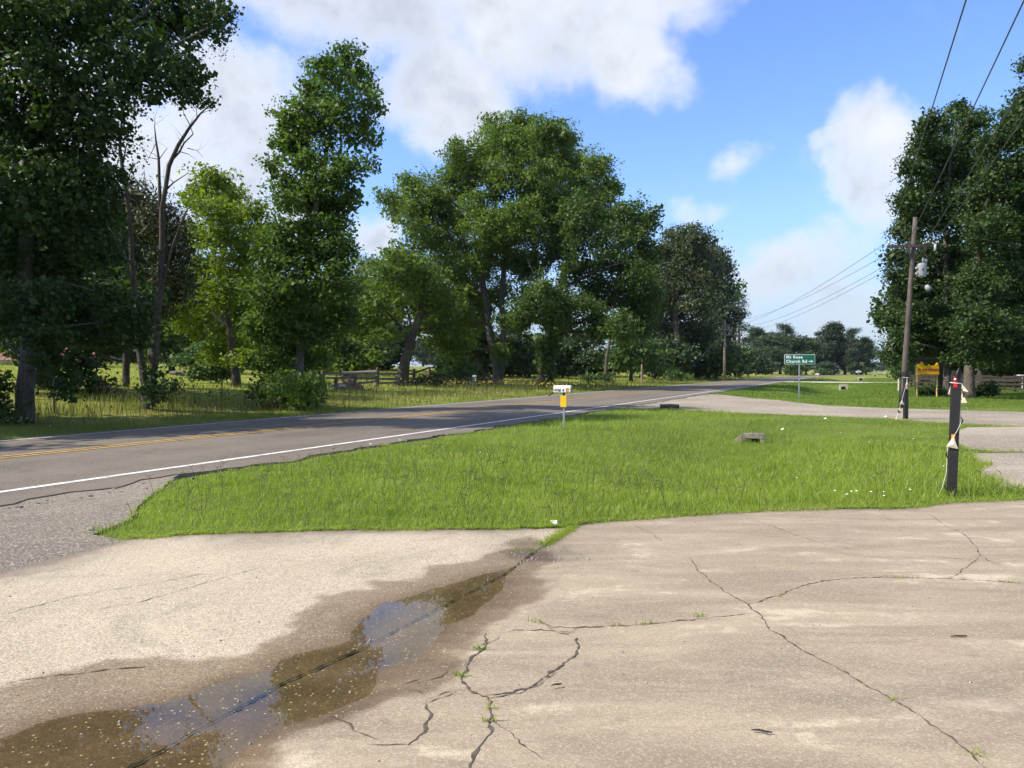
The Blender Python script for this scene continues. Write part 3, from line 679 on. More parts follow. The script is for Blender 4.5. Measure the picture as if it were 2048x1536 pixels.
  [[1.64,2.02,18.83,0.66,0.74,0.6],[-1.81,-2.07,16.6,0.98,1.08,0.79],[1.89,0.77,17.67,1.04,1.1,0.78],[-2.04,-0.54,15.77,0.69,0.73,0.57],[-0.78,0.38,15.78,1.28,1.41,1.09],[1.71,2.14,16.28,1.6,1.6,1.33],[-3.97,-3.06,13.75,0.66,0.62,0.72],[0.07,1.47,13.95,1.84,2.09,1.38],[1.98,1.08,14.68,1.63,1.57,1.37],[-3.76,-2.31,11.97,0.85,1.15,1.03],[-2.19,-2.09,11.11,1.71,1.51,1.34],[-0.22,-2.37,11.05,1.82,1.68,1.52],[-1.31,2.74,10.9,0.87,0.92,0.94],[-4.43,-2.06,8.61,0.92,0.86,0.43],[-1.26,1.43,8.86,1.51,1.49,1.18],[0.69,1.4,8.86,1.97,2.17,1.51],[-2.3,1.96,7.88,0.99,0.89,0.46],[-1.01,2.67,6.69,1.48,1.44,1.21],[0.51,1.66,5.93,1.98,1.81,1.52],[-2.63,0.65,4.88,1.23,1.33,1.1],[-0.83,1,3.86,1.82,1.72,1.24],[-4.33,-2.41,3.16,0.91,1.04,0.79],[2.12,3.03,3.51,1.69,1.77,1.08],[-4.99,-2.95,2.4,0.6,0.56,0.42]]),
 'right_oak': ((26.74, 45, 0.0),
  [[[0.0,0,-0.15,0.414],[0.0,0,-0.19,0.36],[0.03,0,1.06,0.28],[0.09,0,2.82,0.26],[0.2,0,5.75,0.22],[0.5,0,9.26,0.16],[1.08,0,12.18,0.08]],[[0.15,0,4.58,0.1],[1.81,0,6.33,0.07],[3.28,0,7.5,0.03]],[[0.35,0,7.5,0.1],[1.52,0,10.43,0.06],[2.4,0,13.35,0.03]]],
  [[0.24,-1.81,14.43,1.01,0.93,0.95],[1.31,-1.89,15.1,1.12,1.35,1.23],[3.16,-0.61,16.95,1.15,1.61,1.44],[4.59,2.16,20.35,0.37,0.48,0.55],[1.52,0.23,12.53,1.41,1.45,1.35],[1.75,-2.08,12.81,1.56,1.52,1.56],[0.31,-1.26,9.61,1.59,1.73,1.37],[3.39,0.61,10.25,1.9,2.08,1.78],[0.43,-0.59,6.85,1.73,1.63,1.44],[3.93,1.67,6.81,2.0,1.89,1.82],[-1.34,-2.81,4.12,1.54,1.45,1.15],[0.99,-1.95,3.61,1.74,1.98,1.29],[2.51,-1.57,3.06,1.41,1.28,1.13],[-0.63,-2.1,2.54,1.28,1.39,0.67],[2.99,0.92,2.25,1.37,1.45,0.6],[4.87,-0.23,11.55,2.04,4.46,4.66],[6.23,1.69,5.29,2.13,2.53,2.73]]),
 'right_trunk_oak': ((28.11, 50.5, 0.0),
  [[[-0.03,0.0,-0.15,0.345],[-0.03,0.0,-0.25,0.3],[0.0,0.0,0.99,0.24],[-0.07,0.0,2.96,0.2],[-0.2,0.0,6.25,0.15],[-0.39,0.0,8.87,0.08]],[[-0.07,0.0,3.62,0.08],[-1.31,0.0,4.61,0.04]]],
  [[-0.96,-0.26,7.53,1.5,1.43,1.31],[-0.97,-1.74,4.82,1.59,1.43,1.27],[-2.16,-1.9,4.81,1.39,1.25,1.14],[0.15,1,3.19,1.47,1.63,0.74],[-0.4,-2.13,2.53,0.94,0.97,0.44]]),
}
OUTLINE = {
 'lot_edge': [[-3.71,7.42],[-3.08,7.6],[-2.04,7.78],[-1.15,7.88],[-0.12,7.88],[0.55,7.98],[0.84,8.24],[1.52,8.46],[2.37,8.75],[3.6,9.0],[4.54,9.0],[5.39,9.47],[6.42,9.65],[8.26,9.95]],
 'apron_edge': [[-4.1,6.16],[-3.96,6.59],[-3.78,7.05],[-3.71,7.42]],
 'tip': [[-4.34,7.64],[-4.34,8.46],[-4.78,9.76],[-4.95,11.13],[-4.44,12.56],[-3.3,15.66],[-1.6,19.83],[1.68,24.88],[5.63,32.53]],
 'side_near': [[5.63,32.53],[6.56,32.96],[9.13,29.51],[11.11,27.29],[13.03,26.16],[13.77,24.17],[15.09,22.66]],
 'side_far': [[14.06,50.75],[14.03,45.32],[14.5,41.6],[14.55,35.74],[15.98,33.39],[18.07,31.72],[20.11,30.21]],
 'padA': [[12.92,21.51],[11.65,19.83],[10.54,18.13],[9.5,15.86],[10.56,15.86],[14.32,21.51]],
 'padB': [[9.04,14.93],[9.44,15.11],[10.18,15.29],[6.98,10.49],[6.98,10.94],[7.45,12.08],[8.3,13.22],[8.44,13.94]],
 'water': [[-0.06,6.34],[-0.03,5.97],[-0.09,5.64],[-0.19,5.38],[-0.31,5.1],[-0.43,4.96],[-0.49,4.63],[-0.52,4.36],[-0.7,4.18],[-0.72,4.02],[-0.84,3.78],[-0.91,3.65],[-0.98,3.56],[-1.05,3.47],[-1.14,3.35],[-1.2,3.17],[-1.2,2.95],[-1.24,2.64],[-2.02,2.64],[-2.48,3.25],[-2.28,3.42],[-2.17,3.6],[-2.04,3.68],[-1.88,3.73],[-1.73,3.84],[-1.65,3.93],[-1.54,4.06],[-1.36,4.23],[-1.32,4.39],[-1.14,4.55],[-0.98,4.66],[-0.96,4.9],[-0.94,5.18],[-0.88,5.42],[-0.71,5.66],[-0.48,5.93],[-0.26,6.22]],
 'damp': [[-2.97,3.73],[-2.64,3.97],[-2.46,4.09],[-2.25,4.19],[-1.99,4.23],[-1.99,4.3],[-1.78,4.38],[-1.57,4.45],[-1.4,4.66],[-1.45,4.98],[-1.54,5.12],[-1.47,5.34],[-1.38,5.52],[-1.2,5.69],[-0.75,5.97],[-0.71,6.31],[-0.44,6.51],[-0.22,6.9],[0.03,7.38],[0.2,7.64],[0.29,7.21],[0.37,6.59],[0.22,6.04],[0.18,5.52],[0.02,5.16],[-0.08,4.86],[-0.19,4.6],[-0.26,4.29],[-0.32,3.97],[-0.43,3.83],[-0.56,3.84],[-0.64,3.72],[-0.77,3.67],[-0.83,3.51],[-0.92,3.34],[-0.97,3.09],[-0.99,2.64],[-2.1,2.64]],
 'joint': [[0.65,7.98],[0.28,7.09],[-0.06,6.19],[-0.5,5.34],[-0.9,4.53],[-1.22,4.03],[-1.4,3.63],[-1.6,3.17],[-1.78,2.67]],
}
CRACKS = [
 [[0.14,5.05],[0.18,4.96],[0.24,4.86],[0.4,4.86],[0.56,4.88],[0.85,4.92],[1.23,5.02],[1.55,5.12],[1.64,5.16]],
 [[1.54,6.68],[1.52,6.22],[1.56,5.64],[1.65,5.33],[1.64,5.16],[1.63,4.81],[1.67,4.53],[1.72,4.29],[1.8,4.11],[1.83,3.93],[1.88,3.78],[1.93,3.59],[1.94,3.41],[1.94,3.22],[1.93,3.09]],
 [[1.65,5.33],[1.92,5.52],[2.26,5.83],[2.55,5.97],[2.8,6.01],[3.1,6.0],[3.39,5.96],[3.67,5.9],[3.93,5.83]],
 [[-0.16,4.77],[-0.16,4.53],[-0.22,4.38],[-0.24,4.23],[-0.28,4.09],[-0.24,3.93],[-0.19,3.87],[-0.12,3.82],[-0.1,3.68],[-0.11,3.55],[-0.1,3.43],[-0.14,3.34],[-0.16,3.19],[-0.17,3.06]],
 [[-0.14,3.84],[-0.06,3.87],[0.07,3.93],[0.16,4.03],[0.23,4.16],[0.33,4.34],[0.39,4.53],[0.4,4.7]],
 [[-0.42,3.79],[-0.39,3.63],[-0.41,3.52],[-0.42,3.41],[-0.44,3.32]],
 [[-0.42,3.79],[-0.36,3.86],[-0.24,3.9]],
 [[-0.42,3.8],[-0.49,3.9],[-0.55,3.93]],
 [[-0.04,4.77],[0.05,4.81],[0.18,4.82],[0.27,4.79],[0.34,4.74],[0.41,4.82]],
 [[2.56,8.46],[2.7,8.06],[2.79,7.58],[2.89,7.21],[3.06,6.97],[3.37,6.86],[3.65,6.71],[3.94,6.54]],
 [[4.68,8.6],[4.54,8.06],[4.5,7.64],[4.29,7.09],[4.11,6.71],[4.07,6.51],[4.09,6.38]],
 [[-3.39,5.1],[-3.3,5.26],[-3.17,5.46],[-3.02,5.64],[-2.75,5.83],[-2.43,6.19]],
 [[-2.91,5.13],[-2.65,5.34],[-2.41,5.77],[-2.08,6.34]],
 [[-2.64,3.97],[-2.53,4.04],[-2.36,4.11],[-2.22,4.19],[-1.99,4.23]],
 [[-0.48,4.09],[-0.53,4.02],[-0.56,3.99]],
 [[-0.63,3.34],[-0.57,3.32],[-0.44,3.34]],
 [[0.07,3.27],[0.13,3.19]],
 [[-0.14,3.79],[-0.05,3.82],[0.04,3.86],[0.14,3.97],[0.22,4.15]],
 [[-0.44,3.74],[-0.36,3.8],[-0.28,3.89]],
 [[-0.86,3.63],[-0.73,3.48],[-0.57,3.34]],
 [[0.18,4.96],[0.27,4.81],[0.39,4.77]],
 [[-0.33,4.23],[-0.38,4.08],[-0.47,4.02],[-0.55,3.98]],
 [[-0.19,4.53],[-0.1,4.66],[-0.04,4.77]],
 [[-0.1,3.68],[-0.06,3.52],[0.03,3.34],[0.14,3.21]],
 [[3.39,5.96],[3.76,6.34],[4.11,6.71]],
 [[1.27,8.13],[1.38,7.69],[1.44,7.25]],
 [[4.06,8.6],[4.13,8.19],[4.26,8.03]],
]

# ------------------------------------------------------------------ the setting
LOT = OUTLINE['lot_edge'] + [(14, 10.4), (14, -14), (-16, -14), (-16, -4.0), (-9.2, -1.0), (-5.4, 3.6)] + OUTLINE['apron_edge'][:-1]
SIDE = [(4.6, 33.6)] + OUTLINE['side_near'] + [(24, 17.5), (60, -4), (66, 4), (34, 23.5)] + OUTLINE['side_far'][::-1] + [(13.2, 52.4)]
PAD_A = [(13.0, 22.0), (11.65, 20.1), (10.4, 18.1), (9.5, 16.0), (9.9, 15.5), (11, 15.45), (20, 15.0), (26, 18.3), (15.3, 22.3)]
PAD_B = [(9.1, 15.1), (8.44, 13.94), (8.5, 13.5), (8.25, 13.2), (7.7, 12.6), (7.45, 12.1), (7.3, 11.4), (6.98, 10.94), (7.2, 10.5), (10, 10.6), (18, 10.8), (19, 14.7), (10.4, 15.25)]
APRON = [(-3.71, 7.42)] + OUTLINE['apron_edge'][::-1][1:] + [(-5.4, 3.6), (-9.2, -1.0), (-12.5, -3.4), (-13.4, -1.0), (-10.4, 2.6), (-7.1, 8.3), (-5.3, 12.2), (-4.9, 10.8), (-4.62, 9.6), (-4.2, 8.46), (-4.2, 7.66)]


def ragged(poly, step, amp, seed):
    """polygon with its sides cut into short wandering pieces"""
    r = random.Random(seed)
    out = []
    n = len(poly)
    for i in range(n):
        a = Vector(poly[i])
        b = Vector(poly[(i + 1) % n])
        k = max(1, int((b - a).length / step))
        k = min(k, 60)
        nv = Vector((-(b - a).y, (b - a).x)).normalized()
        for j in range(k):
            p = a.lerp(b, j / k) + nv * (r.uniform(-amp, amp) if j else r.uniform(-amp, amp) * .4)
            out.append((p.x, p.y))
    return out


def sheet(name, poly, z, mat, thick=.05):
    """flat paving with a real edge"""
    pts = [Vector((x, y, 0)) for x, y in poly]
    tris = tessellate_polygon([pts])
    n = len(poly)
    v = [(x, y, z) for x, y in poly] + [(x, y, z - thick) for x, y in poly]
    f = [tuple(t) for t in tris]
    f += [(i, (i + 1) % n, n + (i + 1) % n, n + i) for i in range(n)]
    me = bpy.data.meshes.new(name)
    me.from_pydata(v, [], f)
    bm = bmesh.new()
    bm.from_mesh(me)
    bmesh.ops.recalc_face_normals(bm, faces=bm.faces)
    for fc in bm.faces:
        if abs(fc.normal.z) > .9 and fc.normal.z < 0:
            fc.normal_flip()
    bm.to_mesh(me)
    bm.free()
    return tag(link(name, me, mat), kind='structure')


def ground_material():
    m, N, p, out = mat_new('ground_soil')
    tc = N.n('ShaderNodeTexCoord')
    o = tc.outputs['Object']
    at = N.n('ShaderNodeAttribute', attribute_name='meadow')
    f = N.noise(o, .35, 6, .62)
    g = N.noise(o, 6.0, 6, .7)
    lawn = N.mix(N.step(f, .35, .65), (.075, .125, .018), (.14, .20, .034))
    lawn = N.mix(N.step(g, .45, .7), lawn, (.13, .15, .045))
    mead = N.mix(N.step(f, .35, .65), (.15, .18, .03), (.28, .28, .07))
    mead = N.mix(N.step(g, .5, .7), mead, (.20, .16, .07))
    c = N.mix(at.outputs['Fac'], lawn, mead)
    c = N.mix(N.step(g, .38, .30), c, (.05, .06, .02))
    N.l(c, p.inputs['Base Color'])
    p.inputs['Roughness'].default_value = .95
    p.inputs['Specular IOR Level'].default_value = .1
    bump(N, p, g, .8, .15)
    return m


def build_ground():
    def lines(lo, hi, f0, f1, fine, grow):
        a = list(np.arange(f0, f1, fine))
        st = fine
        v = f1
        while v < hi:
            a.append(v)
            st *= grow
            v += st
        a.append(hi)
        st = fine
        v = f0
        b = []
        while v > lo:
            st *= grow
            v -= st
            b.append(max(v, lo))
        return np.array(sorted(set(np.round(b, 3).tolist() + np.round(a, 3).tolist())))
    xs = lines(-900, 1300, -26, 40, .4, 1.12)
    ys = lines(-80, 2600, 5, 62, .4, 1.10)
    X, Y = np.meshgrid(xs, ys)
    Z = ground_z(X, Y)
    x, y = X.ravel(), Y.ravel()
    z = Z.ravel()
    # the soil lies under the paving
    lot = sdf(LOT, x, y)
    z = np.where(lot < 0, z - .09, z + .02 * np.exp(-np.abs(lot) / .6))
    for poly in (SIDE, PAD_A, PAD_B, APRON):
        q = sdf(poly, x, y)
        z = z - .07 * (1 - sstep(q, -.25, .15))
    d = dist_road(x, y)
    z = z - .06 * sstep(d, 9.3, 9.9) * (1 - sstep(d, 18.1, 18.5))
    far = np.hypot(x, y)
    z = z - .0 * far
    nx, ny = len(xs), len(ys)
    idx = np.arange(nx * ny).reshape(ny, nx)
    faces = np.stack([idx[:-1, :-1], idx[:-1, 1:], idx[1:, 1:], idx[1:, :-1]], -1).reshape(-1, 4)
    me = np_mesh('ground', np.stack([x, y, z], -1), faces, True)
    a = me.attributes.new('meadow', 'FLOAT', 'POINT')
    a.data.foreach_set('value', np.clip(sstep(d, 17, 21) + .6 * sstep(y, 120, 160), 0, 1).astype(np.float32))
    return tag(link('ground', me, ground_material()), kind='structure')


build_ground()


def asphalt(name, base, tint, speck=.35, scale=1.0, worn=None):
    m, N, p, out = mat_new(name)
    tc = N.n('ShaderNodeTexCoord')
    o = tc.outputs['Object']
    big = N.noise(o, .22, 5, .6)
    mid = N.noise(o, 2.2, 6, .65)
    vor = N.n('ShaderNodeTexVoronoi')
    vor.inputs['Scale'].default_value = 75 * scale
    N.l(o, vor.inputs['Vector'])
    sp = N.n('ShaderNodeSeparateColor')
    N.l(vor.outputs['Color'], sp.inputs[0])
    c = N.mix(N.step(big, .35, .65), base, tint)
    c = N.mix(N.math('MULTIPLY', N.step(mid, .4, .75), .5), c, tuple(v * .7 for v in base))
    c = N.mix(N.math('MULTIPLY', N.step(sp.outputs[0], .55, 1.0), speck), c, tuple(min(1, v * 2.4) for v in tint))
    c = N.mix(N.math('MULTIPLY', N.step(sp.outputs[1], .7, 1.0), speck), c, tuple(v * .4 for v in base))
    if worn:
        # tyre tracks run along the road: distance across it
        sx = N.n('ShaderNodeSeparateXYZ')
        N.l(o, sx.inputs[0])
        dd = N.math('SUBTRACT', N.math('MULTIPLY', sx.outputs[1], .4142), N.math('MULTIPLY', sx.outputs[0], .9102))
        w = N.math('SINE', N.math('MULTIPLY', dd, 2 * math.pi / 1.85))
        c = N.mix(N.math('MULTIPLY', N.step(w, -.1, .9), .32), c, worn)
    N.l(c, p.inputs['Base Color'])
    p.inputs['Roughness'].default_value = .82
    p.inputs['Specular IOR Level'].default_value = .3
    bump(N, p, vor.outputs['Distance'], .55, .012)
    return m


M['asphalt'] = asphalt('asphalt', (.104, .091, .074), (.165, .141, .112), .38, 1.0, (.205, .173, .136))
M['apron'] = asphalt('apron', (.140, .122, .098), (.215, .186, .148), .55, .8)
M['side_road'] = asphalt('side_road', (.20, .170, .130), (.31, .268, .208), .5, .6)
M['pad'] = asphalt('pad', (.22, .185, .140), (.33, .285, .22), .4, .6)
M['driveway'] = asphalt('driveway', (.5, .47, .40), (.62, .6, .52), .3, .7)


def line_paint(name, col, wear):
    m, N, p, out = mat_new(name)
    tc = N.n('ShaderNodeTexCoord')
    f = N.noise(tc.outputs['Object'], 7, 7, .75)
    g = N.noise(tc.outputs['Object'], 60, 3, .6)
    k = N.math('MULTIPLY', N.step(N.math('ADD', f, N.math('MULTIPLY', g, .35)), .62, .86), wear)
    N.l(N.mix(k, col, (.11, .10, .09)), p.inputs['Base Color'])
    p.inputs['Roughness'].default_value = .7
    return m


M['white_paint'] = line_paint('white_paint', (.72, .71, .68), .75)
M['yellow_paint'] = line_paint('yellow_paint', (.58, .35, .075), 1.0)


def road_point(s, off):
    """centre line of the highway, straight and then bending right; off is to the left"""
    s1, rad = 185.0, 420.0
    if s <= s1:
        x, y = at_road(s, 14.1)
        tx, ty = UX, UY
    else:
        a = (s - s1) / rad
        x0, y0 = at_road(s1, 14.1)
        tx = UX * math.cos(a) + UY * math.sin(a)
        ty = UY * math.cos(a) - UX * math.sin(a)
        f, r = rad * math.sin(a), rad * (1 - math.cos(a))
        x = x0 + UX * f + UY * r
        y = y0 + UY * f - UX * r
    return x - ty * off, y + tx * off, tx, ty


def ribbon(name, s0, s1, lo, hi, z, mat, parent=None, step=1.5, rag=0.0, seed=0, thick=.0, segs=1):
    r = random.Random(seed)
    v, f = [], []
    n = 0
    s = s0
    while s <= s1:
        offs = [lo + (hi - lo) * k / segs for k in range(segs + 1)]
        if rag:
            offs[0] += r.uniform(-rag, rag) * (.6 if rag > .05 else 1)
        if rag > .05:
            offs[0] += .16 * math.sin(s * 1.3) * math.sin(s * .37 + 1) + .10 * math.sin(s * 3.7 + 2)
        row = []
        for q in offs:
            x, y, _, _ = road_point(s, q)
            crown = .05 * (1 - min(1, (q / 4.0) ** 2))
            row.append((x, y, z + crown))
        if thick:
            row = [(row[0][0], row[0][1], row[0][2] - thick)] + row + [(row[-1][0], row[-1][1], row[-1][2] - thick)]
        v += row
        n += 1
        s += step if s < 60 else step * 2
    k = len(v) // n
    for i in range(n - 1):
        for j in range(k - 1):
            a = i * k + j
            f.append((a, a + 1, a + k + 1, a + k))
    me = bpy.data.meshes.new(name)
    me.from_pydata(v, [], f)
    bm = bmesh.new()
    bm.from_mesh(me)
    bmesh.ops.recalc_face_normals(bm, faces=bm.faces)
    bm.faces.ensure_lookup_table()
    if sum(fc.normal.z for fc in bm.faces) < 0:
        bmesh.ops.reverse_faces(bm, faces=bm.faces)
    bm.to_mesh(me)
    bm.free()
    return link(name, me, mat, parent)


road = ribbon('road', -60, 520, -4.55, 4.25, .022, M['asphalt'], None, .3, .15, 3, .09, 8)
tag(road, kind='structure')
for k, (a, b, mt, nm) in enumerate(((-3.78, -3.66, 'white_paint', 'edge_line'), (3.66, 3.78, 'white_paint', 'edge_line'),
                                   (-.20, -.09, 'yellow_paint', 'centre_line'), (.09, .20, 'yellow_paint', 'centre_line'))):
    ribbon(nm, -60, 480, a, b, .030, M[mt], road, .5, .006, k)
# crumbled outer edge of the shoulder: loose dark slabs of broken asphalt along the verge
rr = random.Random(8)
mb = MB()
for i in range(420):
    s = rr.uniform(1.0, 40)
    d = 9.40 + rr.gauss(0, .2) - (.15 if s < 20 else 0)
    x, y = at_road(s, d)
    q = rr.uniform(.010, .05) * (1.5 if rr.random() < .15 else 1)
    mb.box((x, y, .0 + q * .1), (q * rr.uniform(.7, 2.2), q, q * .5), Matrix.Rotation(rr.uniform(0, 6.3), 3, 'Z') @ Matrix.Rotation(rr.uniform(-.3, .3), 3, 'X'), .7)
tag(mb.build('asphalt_rubble', M['asphalt']), kind='stuff')

sheet('apron', ragged(APRON, .16, .035, 2), .006, M['apron'], .08)
sheet('side_road', ragged(SIDE, .5, .09, 5), .002, M['side_road'], .08)
sheet('concrete_pad', ragged(PAD_A, .3, .07, 6), .012, M['pad'], .08)
sheet('concrete_pad', ragged(PAD_B, .25, .06, 7), .014, M['pad'], .08)
dv = [at_road(110, 9.7), at_road(109.4, 2), at_road(109.6, -14), at_road(110, -40), at_road(113, -40), at_road(112.6, -14), at_road(113.2, 2), at_road(115.5, 9.7)]
sheet('driveway', dv, .05, M['driveway'], .08)


def lot_material():
    m, N, p, out = mat_new('lot_concrete')
    tc = N.n('ShaderNodeTexCoord')
    o = tc.outputs['Object']
    wet = N.n('ShaderNodeAttribute', attribute_name='wet').outputs['Fac']
    side = N.n('ShaderNodeAttribute', attribute_name='slab').outputs['Fac']
    dirt = N.n('ShaderNodeAttribute', attribute_name='soil').outputs['Fac']
    big = N.noise(o, .55, 6, .6, .3)
    mp = N.n('ShaderNodeMapping')
    mp.inputs['Rotation'].default_value = (0, 0, R(-8))
    mp.inputs['Scale'].default_value = (.45, 1.7, 1)
    N.l(o, mp.inputs[0])
    streak = N.noise(mp.outputs[0], 1.5, 8, .66, .5)
    blot = N.noise(o, 2.1, 7, .7)
    grain = N.noise(o, 70, 5, .75)
    vor = N.n('ShaderNodeTexVoronoi')
    vor.inputs['Scale'].default_value = 105
    N.l(o, vor.inputs['Vector'])
    vs = N.n('ShaderNodeSeparateColor')
    N.l(vor.outputs['Color'], vs.inputs[0])
    v2 = N.n('ShaderNodeTexVoronoi')
    v2.inputs['Scale'].default_value = 48
    N.l(o, v2.inputs['Vector'])
    v2s = N.n('ShaderNodeSeparateColor')
    N.l(v2.outputs['Color'], v2s.inputs[0])
    left = N.mix(N.step(big, .32, .68), (.318, .268, .188), (.440, .378, .272))
    right = N.mix(N.step(streak, .33, .67), (.230, .184, .126), (.352, .290, .202))
    right = N.mix(N.math('MULTIPLY', N.step(N.math('ADD', N.math('MULTIPLY', blot, .5), N.math('MULTIPLY', streak, .5)), .545, .62), .75), right, (.50, .425, .31))
    right = N.mix(N.math('MULTIPLY', N.step(big, .52, .70), .4), right, (.245, .18, .135))
    left = N.mix(N.math('MULTIPLY', N.step(streak, .55, .75), .45), left, (.255, .215, .160))
    dry = N.mix(side, left, right)
    # old spills and tyre scuffs with edges of their own
    stain = N.noise(o, .8, 9, .68, 1.2)
    dry = N.mix(N.math('MULTIPLY', N.step(stain, .555, .60), .30), dry, (.17, .14, .11))
    v3 = N.n('ShaderNodeTexVoronoi')
    v3.inputs['Scale'].default_value = 2.6
    N.l(o, v3.inputs['Vector'])
    spot = N.math('MULTIPLY', N.step(N.math('ADD', v3.outputs['Distance'], N.math('MULTIPLY', blot, .16)), .20, .13), .35)
    dry = N.mix(spot, dry, (.13, .11, .09))
    # exposed aggregate: pale and dark grit, stronger on the older left slab
    gk = N.math('MULTIPLY_ADD', side, -.36, .62)
    dry = N.mix(N.math('MULTIPLY', N.step(vs.outputs[0], .5, 1.0), gk), dry, (.62, .555, .44))
    dry = N.mix(N.math('MULTIPLY', N.step(vs.outputs[1], .62, 1.0), gk), dry, (.17, .135, .105))
    dry = N.mix(N.math('MULTIPLY', N.step(grain, .48, .68), .42), dry, (.20, .165, .135))
    dry = N.mix(N.math('MULTIPLY', dirt, .8), dry, N.mix(N.step(grain, .4, .65), (.10, .08, .062), (.20, .16, .125)))
    wcol = N.mix(N.step(blot, .35, .7), (.070, .051, .024), (.130, .094, .050))
    wcol = N.mix(N.math('MULTIPLY', N.step(vs.outputs[0], .55, 1.0), .35), wcol, (.23, .17, .09))
    # single pale pebbles showing through the silt
    rad = N.math('MULTIPLY_ADD', v2s.outputs[1], .26, .10)
    peb = N.math('MULTIPLY', N.step(N.math('SUBTRACT', N.math('ADD', v2.outputs['Distance'], N.math('MULTIPLY', grain, .18)), rad), .10, .02), N.step(v2s.outputs[0], .66, .68))
    wcol = N.mix(N.math('MULTIPLY', peb, .85), wcol, (.55, .47, .30))
    deep = N.n('ShaderNodeAttribute', attribute_name='deep').outputs['Fac']
    damp = N.mix(1.0, dry, (.44, .375, .305), 'MULTIPLY')
    damp = N.mix(N.math('MULTIPLY', peb, .6), damp, (.50, .43, .30))
    wcol = N.mix(deep, damp, wcol)
    c = N.mix(N.math('MULTIPLY', wet, 1.0), dry, wcol)
    N.l(c, p.inputs['Base Color'])
    N.l(N.math('MULTIPLY_ADD', wet, -.25, .88), p.inputs['Roughness'])
    p.inputs['Specular IOR Level'].default_value = .3
    h = N.math('ADD', N.math('MULTIPLY', vor.outputs['Distance'], .6), grain)
    bump(N, p, h, .4, .008)
    return m


def build_lot():
    xs = np.arange(-9.0, 10.5, .045)
    ys = np.arange(1.6, 10.6, .045)
    X, Y = np.meshgrid(xs, ys)
    x, y = X.ravel(), Y.ravel()
    wob = .05 * vnoise(x / .35, y / .35, 1) + .025 * vnoise(x / .12, y / .12, 2)
    sw = sdf(OUTLINE['water'], x, y) + wob
    sd = sdf(OUTLINE['damp'], x, y) + wob * 1.5 + .09 * vnoise(x / .55, y / .22, 8) + .03 * vnoise(x / .07, y / .05, 10)
    dj = seg_dist(OUTLINE['joint'], x, y, False)
    z = .013 * np.tanh(sw / .3) + .0012 * vnoise(x / .5, y / .5, 6) + .010 * sstep(sw, .8, 3.0)
    z = z - .008 * np.exp(-(dj / .03) ** 2)
    wet = 1 - sstep(sd, -.06, .04)
    wet = wet * (.78 + .22 * (1 - sstep(sw, .02, .22)))
    soil = np.exp(-(np.hypot(x - .22, y - 6.85) / .36) ** 2) * 1.2 + 1.3 * np.exp(-np.abs(sdf(LOT, x, y)) / (.11 + .16 * np.clip(vnoise(x / .8, y / .8, 12) + .35 * sstep(-x, 0, 2), 0, 1)))
    soil = np.clip(soil + .25 * vnoise(x / .1, y / .1, 9) * (soil > .2), 0, 1)
    J = OUTLINE['joint']
    jp = [(J[0][0], 12)] + J + [(-2.2, 1.0)] + [(-12, 1.0), (-12, 12)]
    slab = np.where(inside(jp, x, y), 0.0, 1.0)
    nx, ny = len(xs), len(ys)
    idx = np.arange(nx * ny).reshape(ny, nx)
    faces = np.stack([idx[:-1, :-1], idx[:-1, 1:], idx[1:, 1:], idx[1:, :-1]], -1).reshape(-1, 4)
    cx = x[faces].mean(1)
    cyy = y[faces].mean(1)
    edge = ragged(LOT, .3, .03, 9)
    faces = faces[inside(edge, cx, cyy)]
    me = np_mesh('concrete_lot', np.stack([x, y, z], -1), faces, True)
    deep = 1 - sstep(sw, -.06, .05)
    for nm, val in (('wet', wet), ('slab', slab), ('soil', soil), ('deep', deep)):
        a = me.attributes.new(nm, 'FLOAT', 'POINT')
        a.data.foreach_set('value', val.astype(np.float32))
    mat = lot_material()
    lot = tag(link('concrete_lot', me, mat), kind='structure')
    back = [(-16, -14), (14, -14), (14, 1.62), (-9.0, 1.62), (-9.2, -1.0), (-16, -4.0)]
    v = [(a, b, .02) for a, b in back]
    bme = bpy.data.meshes.new('slab')
    bme.from_pydata(v, [], [tuple(range(len(v)))])
    a = bme.attributes.new('slab', 'FLOAT', 'POINT')
    a.data.foreach_set('value', np.ones(len(v), np.float32))
    link('slab', bme, mat, lot)
    return lot


lot = build_lot()


def lot_z(x, y):
    sw = float(sdf(OUTLINE['water'], np.array([x]), np.array([y]))[0])
    return .013 * math.tanh(sw / .3) + .010 * float(sstep(np.array([sw]), .8, 3.0)[0])


def crack_material():
    m, N, p, out = mat_new('crack_dirt')
    tc = N.n('ShaderNodeTexCoord')
    f = N.noise(tc.outputs['Object'], 30, 5, .7)
    N.l(N.mix(N.step(f, .35, .68), (.048, .037, .027), (.12, .095, .068)), p.inputs['Base Color'])
    p.inputs['Roughness'].default_value = .95
    return m


M['crack'] = crack_material()


